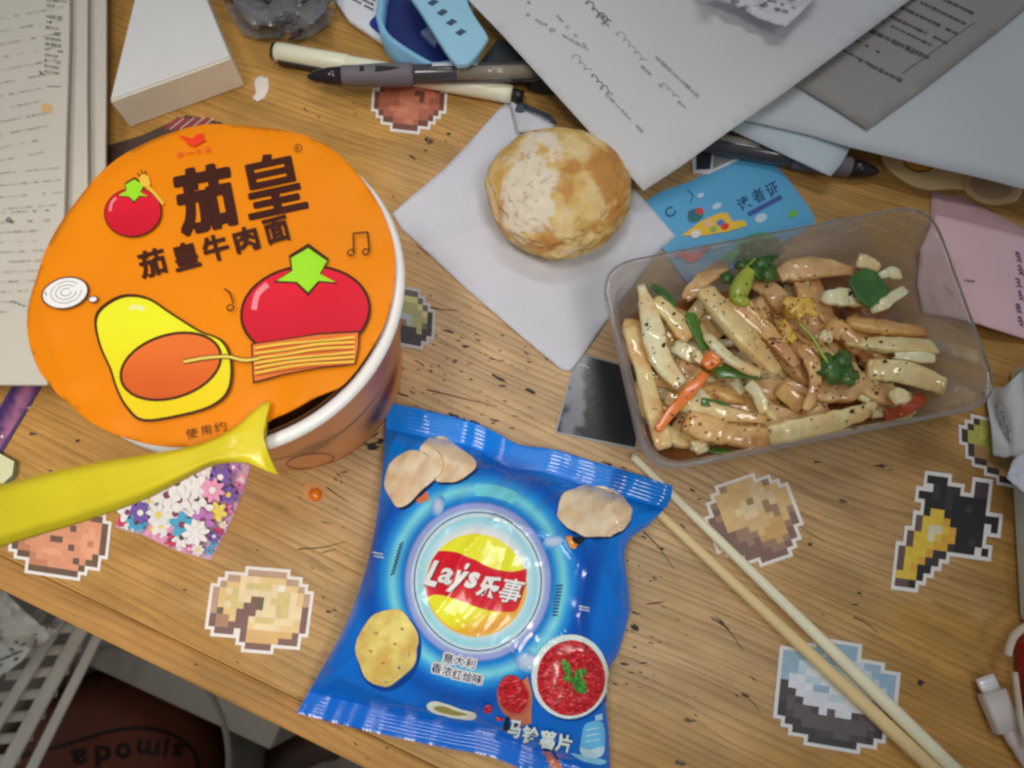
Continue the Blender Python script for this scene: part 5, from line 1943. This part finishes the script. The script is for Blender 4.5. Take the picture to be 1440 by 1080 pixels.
# white marker
o = thing("white_marker", "white marker pen with dark ends lying under the black gel pen", "marker", W(560, 100, 0))
a, b, d = pen_frame((384, 72), (736, 136), 0.0053, 0.0053)
MW = mat("marker_white", C(228, 222, 200), 0.35, 0.04, 40, coat=0.2)
MK = mat("black_plastic", C(34, 33, 36), 0.35, 0.1, 60)
mb = MB(); mb.tube([a + d * t for t in (0.012, 0.02, 0.30, 0.305)], [0.0046, 0.0051, 0.0052, 0.0050], 20); mb.build("cap", MW, o, True)
mb = MB(); mb.tube([a + d * t for t in (0.306, 0.31, 0.93, 0.955)], [0.0047, 0.0048, 0.0048, 0.0045], 20); mb.build("barrel", MW, o, True)
mb = MB(); mb.tube([a + d * t for t in (0.0, 0.012)], [0.0044, 0.0046], 20); mb.build("cap_end", MK, o, True)
mb = MB(); mb.tube([a + d * t for t in (0.956, 1.0)], [0.0034, 0.0032], 16); mb.build("end_plug", MK, o, True)
mb = MB(); mb.box(a + d * 0.02 + Vector((0, -0.0062, -0.003)), d * 0.20, Vector((0.0004, 0.0018, 0)), Vector((0, 0, 0.0035))); mb.build("clip", MK, o, bevel=0.0004)


def gel_pen(label, p0, p1, z0, z1_, lab=True, k=1.0):
    o = thing("gel_pen", label, "pen", W(*p0, 0))
    a, b, d = pen_frame(p0, p1, z0, z1_)
    r = 0.0055 * k
    mb = MB(); mb.tube([a + d * t for t in (0.0, 0.004, 0.03, 0.09, 0.145)], [0.0006, 0.0011, 0.0028 * k, 0.0044 * k, 0.0048 * k], 20)
    mb.build("tip_cone", mat("pen_tip", C(52, 46, 50), 0.18, 0.05, 60, metal=0.5), o, True)
    mb = MB(); mb.tube([a + d * t for t in (0.1455, 0.15, 0.22, 0.30, 0.38, 0.42, 0.44)], [0.0050 * k, 0.0052 * k, 0.0053 * k, 0.0058 * k, 0.0060 * k, 0.0059 * k, 0.0055 * k], 20)
    g = mb.build("grip", mat("pen_grip", C(104, 100, 108), 0.6, 0.08, 120), o, True)
    sd = d.normalized().cross(Vector((0, 0, 1))).normalized()
    up = sd.cross(d.normalized()).normalized()
    c0 = a + d * 0.29 + up * 0.00545 * k + sd * 0.0006
    mb = MB()
    pts = [c0 + d * t + sd * s for t, s in ((0.0, 0.0016), (0.06, 0.0010), (0.10, 0.0002), (0.10, -0.0002), (0.06, -0.0010), (0.0, -0.0016))]
    pts = [p + up * 0.0006 for p in pts]
    mb.prism(pts if (pts[1] - pts[0]).cross(pts[2] - pts[0]).z > 0 else pts[::-1], 0.0012)
    c1 = a + d * 0.225 + up * 0.0054 * k + sd * 0.0002
    pts = [c1 + d * t + sd * s + up * 0.0004 for t, s in ((0.0, 0.0013), (0.018, 0.0013), (0.018, -0.0013), (0.0, -0.0013))]
    mb.prism(pts if (pts[1] - pts[0]).cross(pts[2] - pts[0]).z > 0 else pts[::-1], 0.0012)
    mb.build("grip_inlay", MK, g)
    mb = MB(); mb.tube([a + d * t for t in (0.4405, 0.45, 0.95, 0.97)], [0.0049 * k, 0.0050 * k, 0.0050 * k, 0.0046 * k], 20)
    mb.build("barrel", mat("pen_barrel", C(66, 66, 74), 0.15, 0.3, 40, coat=0.4), o, True)
    mb = MB(); mb.tube([a + d * t for t in (0.62, 0.635, 0.93)], [0.0034 * k, 0.0036 * k, 0.0036 * k], 14)
    mb2 = MB()
    mb2.tube([a + d * t + up * 0.0018 - sd * -0.0014 for t in (0.62, 0.93)], [0.0036 * k, 0.0036 * k], 14)
    mb2.build("refill_window", mat("pen_window", C(142, 134, 122), 0.2, 0.3, 60, coat=0.4), o, True)
    mb = MB(); mb.tube([a + d * t for t in (0.9705, 0.99, 1.0)], [0.0047 * k, 0.0047 * k, 0.0038 * k], 20); mb.build("end_cap", MK, o, True)
    if lab:
        mb = MB()
        rows = []
        for t in (0.52, 0.705):
            rows.append([a + d * t + (up * math.cos(R(q)) - sd * math.sin(R(q))) * 0.00525 * k for q in range(5, 66, 12)])
        mb.grid(rows)
        mb.build("barcode_label", mat("label_white", C(206, 206, 208), 0.4, 0.05, 100), o, True)
    return o


gel_pen("black gel pen with grey rubber grip lying across the white marker", (432, 108), (772, 100), 0.0135, 0.0135)
gel_pen("black gel pen whose dark tip pokes out from under the papers", (1236, 242), (960, 196), 0.0052, 0.0052, False)
# small dark clip by the napkin
o = thing("pen_cap", "dark teal pen cap lying just behind the napkin", "pen cap", W(755, 165, 0))
mb = MB()
mb.tube([W(728, 152, .004), W(735, 155, .0042), W(770, 170, .004), W(778, 176, .0035)], [0.003, 0.0036, 0.0034, 0.0026], 14)
mb.build("cap_body", mat("teal_plastic", C(62, 84, 96), 0.3, 0.1, 60, coat=0.3), o, True)
mb = MB()
mb.box(W(735, 148, .0075), W(772, 165, .0068) - W(735, 148, .0075), Vector((0.0005, -0.0016, 0)), Vector((0, 0, 0.0012)))
mb.build("clip", MK, o, bevel=0.0003)
# dark blue and white token under the papers
mb = MB()
mb.prism([W(x, y, .0012) for x, y in [(972, 218), (985, 206), (1060, 190), (1062, 214), (996, 245), (975, 243)]][::-1], 0.0011, C(206, 208, 214))
o = thing("dark_sticker", "navy and grey sticker edged white between the papers and blue card", "sticker", W(1010, 220, 0))
mb.build("backing", PRINT, o)
cp = Print(flat_bvh(0.0012), 20, 0.0001, 0.00003)
cp.poly([(979, 218), (988, 208), (1002, 206), (999, 238), (979, 239)], C(40, 44, 62))
cp.poly([(1004, 206), (1056, 192), (1058, 212), (1002, 238)], C(120, 128, 134))
cp.build("sticker_print", PRINT, o)

# ================================================================== BLUE CASE, PACKET, CRUMPLED BAG
o = thing("blue_case", "open light blue plastic case with navy inside and slotted lid", "case", W(600, 50, 0))
LB = mat("light_blue_plastic", C(132, 186, 222), 0.35, 0.05, 40, coat=0.15)
NB = mat("navy_plastic", C(22, 40, 100), 0.35, 0.15, 30)
zr = 0.017
co = crom2([(548, -46), (530, 10), (531, 32), (545, 55), (596, 88), (618, 94), (660, 84), (672, 60), (640, -46)], 4, True)
cc_ = (602, 26)
ci = [(cc_[0] + (x - cc_[0]) * 0.885, cc_[1] + (y - cc_[1]) * 0.90) for x, y in co]
mb = MB()
rows = [[W(x, y, zr) for x, y in ci], [W(x, y, zr) for x, y in co]]
bas = [Vector((p.x, p.y, 0.001)) for p in rows[1]]
mb.grid([bas, rows[1], rows[0], [Vector((p.x, p.y, 0.006)) for p in rows[0]]], None, True)
mb.build("tray_wall", LB, o, True, recalc=True)
mb = MB()
mb.poly([Vector((p.x, p.y, 0.0062)) for p in rows[0]][::-1])
mb.build("navy_liner", NB, o)
mb = MB()
mb.box(W(592, 52, .0066), W(612, 70, .0066) - W(592, 52, .0066), W(606, 42, .0066) - W(592, 52, .0066), Vector((0, 0, .004)))
mb.build("hinge_block", mat("grey_plastic", C(120, 130, 160), 0.4, 0.1, 40), o, bevel=0.0006)
zl = 0.0245
lo_ = crom2([(572, -46), (574, -12), (590, 14), (634, 82), (650, 90), (664, 84), (684, 58), (684, 46), (660, 8), (640, -46)], 4, True)
mb = MB()
tp = [W(x, y, zl) for x, y in lo_]
mb.prism(tp[::-1] if (tp[1] - tp[0]).cross(tp[2] - tp[0]).z < 0 else tp, 0.004)
lidp = mb.build("case_lid", mat("lid_blue", C(146, 196, 226), 0.35, 0.04, 40, coat=0.15), o, bevel=0.0012)
for x, y in ((609, 3), (622, 17), (635, 31), (648, 45)):
    mb = MB()
    q = [(x - 8, y + 1), (x + 1, y - 5), (x + 8, y - 1), (x - 1, y + 5)]
    mb.prism([W(X, Y, zl + 0.0003) for X, Y in q][::-1], 0.002)
    mb.build("slot", mat("slot_dark", C(60, 76, 96), 0.5, 0.1, 40), lidp)
mb = MB()
mb.prism([W(x, y, 0.012) for x, y in [(684, 70), (700, 50), (760, 70), (790, 120), (748, 112), (724, 88), (664, 96)]][::-1], 0.011)
o = mb.build("dark_fabric_case", mat("dark_teal_cloth", C(44, 54, 60), 0.8, 0.2, 50, bump=0.3, bscale=200), None, bevel=0.003)
tag(o, "dark teal fabric case mostly hidden beneath the white sheet", "pencil case")

o = thing("white_packet", "white paper packet with navy band and small black print", "packet", W(500, 20, 0))
mb = MB()
mb.prism([W(x, y, 0.004) for x, y in [(462, -40), (472, 2), (490, 28), (535, 58), (575, 85), (590, 60), (560, -40)]][::-1], 0.0036)
mb.build("packet_body", mat("packet_white", C(214, 216, 222), 0.35, 0.05, 40), o, bevel=0.0012)
p_ = Print(flat_bvh(0.004), 20, 0.0002, 0.00003)
p_.poly(crom2([(520, 36), (526, 24), (540, 16), (556, 30), (560, 60), (540, 52)], 4, True), C(24, 40, 140))
print_rows(p_, (490, -4), (524, 14), (496, -22), (530, -4), 4, C(60, 60, 66), 3.0, 0.15, 8, (3, 8))
p_.build("packet_print", PRINT, o)

CB = clear_mat("crumpled_film", (0.93, 0.95, 0.98, 1), 0.42, 0.12, 1.5, (0.66, 0.72, 0.86, 1), 0.25)
o = thing("plastic_bag", "crumpled bluish clear plastic bag at the top behind the marker", "plastic bag", W(390, 15, 0))
zc2 = lambda x, y: 0.002 + 0.020 * abs(fbm(x * 0.018, y * 0.022, 6.0, 2)) + 0.0020 * abs(fbm(x * 0.07, y * 0.07, 1.0, 2))
Q6, _ = sheet("film", [(292, -60), (310, -10), (324, 22), (342, 48), (362, 55), (384, 52), (410, 58), (440, 50), (462, 34), (474, 4), (480, -60)], zc2, CB, o, 4, 0)
sheet("film", [(300, -60), (330, 6), (352, 34), (390, 38), (432, 40), (458, 16), (470, -60)], lambda x, y: zc2(x + 60, y + 90) + 0.009, CB, o, 4, 0)

# ================================================================== RIGHT EDGE
o = thing("green_carton", "white carton with green panel cut by the right edge of the picture", "carton", W(1450, 600, 0))
mb = MB()
q = [W(x, y, 0.018) for x, y in [(1452, 505), (1466, 502), (1600, 490), (1600, 900), (1470, 872), (1458, 690)]]
mb.prism(q[::-1], 0.0175)
mb.build("carton_body", mat("carton_white", C(196, 206, 198), 0.4, 0.06, 30), o, bevel=0.002)
p_ = Print(flat_bvh(0.018), 20, 0.0002, 0.00004)
p_.poly([(1462, 510), (1590, 500), (1590, 640), (1466, 640)], C(40, 140, 76))
p_.poly([(1464, 690), (1473, 688), (1479, 860), (1471, 862)], C(120, 150, 138))
p_.build("carton_print", PRINT, o)
o = thing("tissue", "crumpled white tissue squeezed between tray and green carton", "tissue", W(1410, 580, 0))
TIS = mat("tissue_white", C(196, 198, 200), 0.8, 0.06, 40)
zt_ = lambda x, y: 0.0024 + 0.006 * abs(fbm(x * 0.02, y * 0.012, 4.0, 2)) + 0.008 * sstep(1390, 1430, x)
sheet("tissue_ply", [(1385, 545), (1410, 545), (1440, 520), (1456, 520), (1450, 600), (1438, 650), (1425, 640), (1412, 644), (1396, 640), (1394, 600)], zt_, TIS, o, 6)
o = thing("torn_paper", "torn white paper scrap at the right edge above the red packet", "paper", W(1425, 665, 0))
sheet("scrap", [(1416, 672), (1424, 648), (1440, 634), (1470, 640), (1470, 700), (1444, 696)], lambda x, y: 0.0195 + 0.003 * fbm(x * 0.05, y * 0.05, 2, 2), mat("scrap_bluish", C(196, 198, 210), 0.7, 0.06, 40), o, 8)

o = thing("red_packet", "red packet with white torn rim at the lower right edge", "packet", W(1450, 960, 0))
mb = MB()
q = [W(x, y, 0.012) for x, y in [(1448, 905), (1460, 890), (1580, 866), (1580, 1110), (1480, 1066), (1458, 1005), (1450, 945)]]
mb.prism(q[::-1], 0.0115)
mb.build("packet_body", mat("packet_red", C(150, 26, 36), 0.35, 0.1, 40, coat=0.2), o, bevel=0.0015)
mb = MB()
mb.tube([W(x, y, 0.0128) for x, y in crom2([(1417, 922), (1420, 908), (1428, 892), (1450, 878), (1500, 868)], 4)], 0.0016, 8)
mb.tube([W(x, y, 0.0105) for x, y in crom2([(1427, 945), (1432, 985), (1439, 1030), (1450, 1060)], 4)], 0.0012, 8)
mb.build("torn_rim", mat("torn_white", C(196, 180, 160), 0.7, 0.1, 60), o, True)

o = thing("usb_cable", "white charging cable with bare metal plug at the lower right", "cable", W(1400, 990, 0))
a, b = W(1389, 962, 0.004), W(1418, 1026, 0.004)
u = (b - a).normalized()
s = Vector((-u.y, u.x, 0))
k_ = mpp(1400, 990, .004)


def rbar(bq, c0, c1, hw, hh, n=20, pw=4.0, taper=1.0):
    bq.tube([c0, c0 + (c1 - c0) * 0.5, c1], [hw, hw * (1 + taper) / 2, hw * taper], n, flat=hh / hw, power=pw)


a0, a1 = W(1384, 951, 0.004), W(1394, 972, 0.004)
mb = MB(); rbar(mb, a0, a1, 0.0041, 0.0013); mb.build("plug", mat("plug_metal", C(232, 230, 228), 0.3, 0.05, 90, metal=0.25), o, True)
mb = MB(); rbar(mb, a1, W(1417, 1027, 0.0042), 0.0054, 0.0032, pw=5.0); mb.build("housing", mat("cable_white", C(200, 192, 188), 0.45, 0.04, 50), o, True)
mb = MB(); mb.tube([W(x, y, 0.0036) for x, y in crom2([(1416, 1024), (1428, 1044), (1441, 1066), (1460, 1092), (1500, 1120)], 5)], [0.0030] * 6 + [0.0026] * 7 + [0.0020] * 8, 12); mb.build("cord", mat("cable_white"), o, True)

# ================================================================== UNDER THE DESK
o = thing("waste_bin", "round grey bin below the desk edge holding a basketball", "bin", W(165, 1060, -0.72))
BZ = -0.50
bc = W(150, 1090, BZ)
br = 170 * mpp(150, 1090, BZ)
mb = MB()
mb.lathe([(br * 0.93, -0.715), (br * 1.0, BZ - 0.02), (br * 1.03, BZ), (br * 1.0, BZ + 0.004), (br * 0.965, BZ - 0.004), (br * 0.90, -0.70)], (bc.x, bc.y), 72, cap_bottom=True)
mb.build("bin_wall", mat("bin_grey", C(128, 122, 112), 0.6, 0.15, 20), o, True)
ball = thing("basketball", "worn brown basketball with black lettering inside the grey bin", "basketball", W(160, 1090, -0.5))
blr = 0.118
bcc = W(155, 1108, -0.58)
mb = MB()
bm = bmesh.new()
bmesh.ops.create_icosphere(bm, subdivisions=6, radius=blr)
for v in bm.verts:
    mb.vert(v.co + bcc)
for f in bm.faces:
    mb.face([v.index for v in f.verts])
bm.free()
BBV = mb.bvh()
mb.build("ball_skin", mat("ball_leather", C(112, 58, 38), 0.55, 0.18, 18, bump=0.5, bscale=500), ball, True)
p_ = Print(BBV, 14, 0.0006, 0.00005)
SEAM = C(34, 22, 18)
p_.line([(-20, 1075), (20, 1066), (90, 1048), (150, 1030), (200, 1024), (240, 1033), (270, 1055), (280, 1085)], 5, SEAM)
for k, (ch, x, y, w, h) in enumerate((("a", 111, 1064, 23, 22), ("d", 145, 1064, 23, 31), ("o", 173, 1056, 23, 22), ("m", 208, 1052, 32, 20), ("i", 233, 1052, 6, 28), ("s", 249, 1055, 16, 19))):
    p_.glyph(ch, x, y, w, h, 180 - 4 + k * 3, SEAM, 0.03)
p_.build("lettering", PRINT, ball)

# white slatted rack and crumpled paper left of the bin
o = thing("wire_rack", "white slatted metal rack below the left desk corner", "rack", W(30, 960, -0.6))
RW = mat("rack_white", C(214, 208, 196), 0.45, 0.12, 30)
ZR = -0.40
for (x0, y0, x1, y1, w) in ((122, 872, -30, 1150, 20), (88, 868, -60, 1110, 16), (60, 860, -90, 1060, 16), (140, 890, 10, 1150, 14)):
    mb = MB()
    a, b = W(x0, y0, ZR), W(x1, y1, ZR)
    r = w / 2 * mpp(x0, y0, ZR)
    mb.tube([a, (a + b) / 2, b], r, 8, flat=0.5, power=4)
    mb.build("bar", RW, o, True)
for t in range(9):
    mb = MB()
    x, y = 104 - t * 17, 884 + t * 31
    mb.tube([W(x - 60, y + 4, ZR - 0.012), W(x + 26, y - 4, ZR - 0.012)], 0.0045, 8, flat=0.6, power=4)
    mb.build("slat", RW, o, True)
o = thing("crumpled_paper", "white crumpled paper lying on the rack below the desk corner", "paper", W(20, 890, -0.4))
zc3 = lambda x, y: -0.375 + 0.045 * abs(fbm(x * 0.014, y * 0.014, 3.0, 2)) + 0.006 * fbm(x * 0.05, y * 0.05, 2.0, 2)
Q7, _ = sheet("crumpled_sheet", [(-60, 800), (2, 826), (20, 846), (58, 880), (80, 886), (60, 905), (44, 912), (30, 930), (10, 945), (-60, 970)], zc3, mat("crumple_white", C(214, 212, 204), 0.7, 0.1, 30), o, 6)
pr = Print(Q7.bvh(), 20, 0.001, 0.0)
print_rows(pr, (10, 910), (54, 890), (-6, 938), (26, 926), 4, C(90, 88, 84), 4, 0.3, 4)
pr.build("sheet_print", PRINT, o)
o = thing("white_carton", "pale box standing on the floor behind the basketball bin", "box", W(140, 930, -0.72))
mb = MB()
a = W(96, 892, -0.5)
mb.box(Vector((a.x, a.y - 0.02, -0.72)), Vector((0.22, -0.09, 0)), Vector((0.05, 0.12, 0)), Vector((0, 0, 0.22)))
mb.build("box_body", mat("floor_box", C(140, 134, 124), 0.6, 0.1, 20), o, bevel=0.002)
o = thing("stool", "dark brown wooden stool leg end on the floor below the desk", "stool", W(410, 1062, -0.7))
mb = MB()
mb.tube([W(340, 1090, -0.66), W(400, 1066, -0.655), W(450, 1046, -0.65), W(560, 1000, -0.64)], 0.02, 10, flat=0.9, power=3.5)
mb.build("rail", mat("dark_brown_wood", C(60, 40, 28), 0.5, 0.25, 20), o, True)
for x, y in ((452, 1046), (345, 1090)):
    mb = MB()
    p = W(x, y, -0.66)
    mb.box(p + Vector((-0.018, -0.018, -0.06)), (0.036, 0, 0), (0, 0.036, 0), (0, 0, 0.07))
    mb.build("leg", mat("dark_brown_wood"), o)
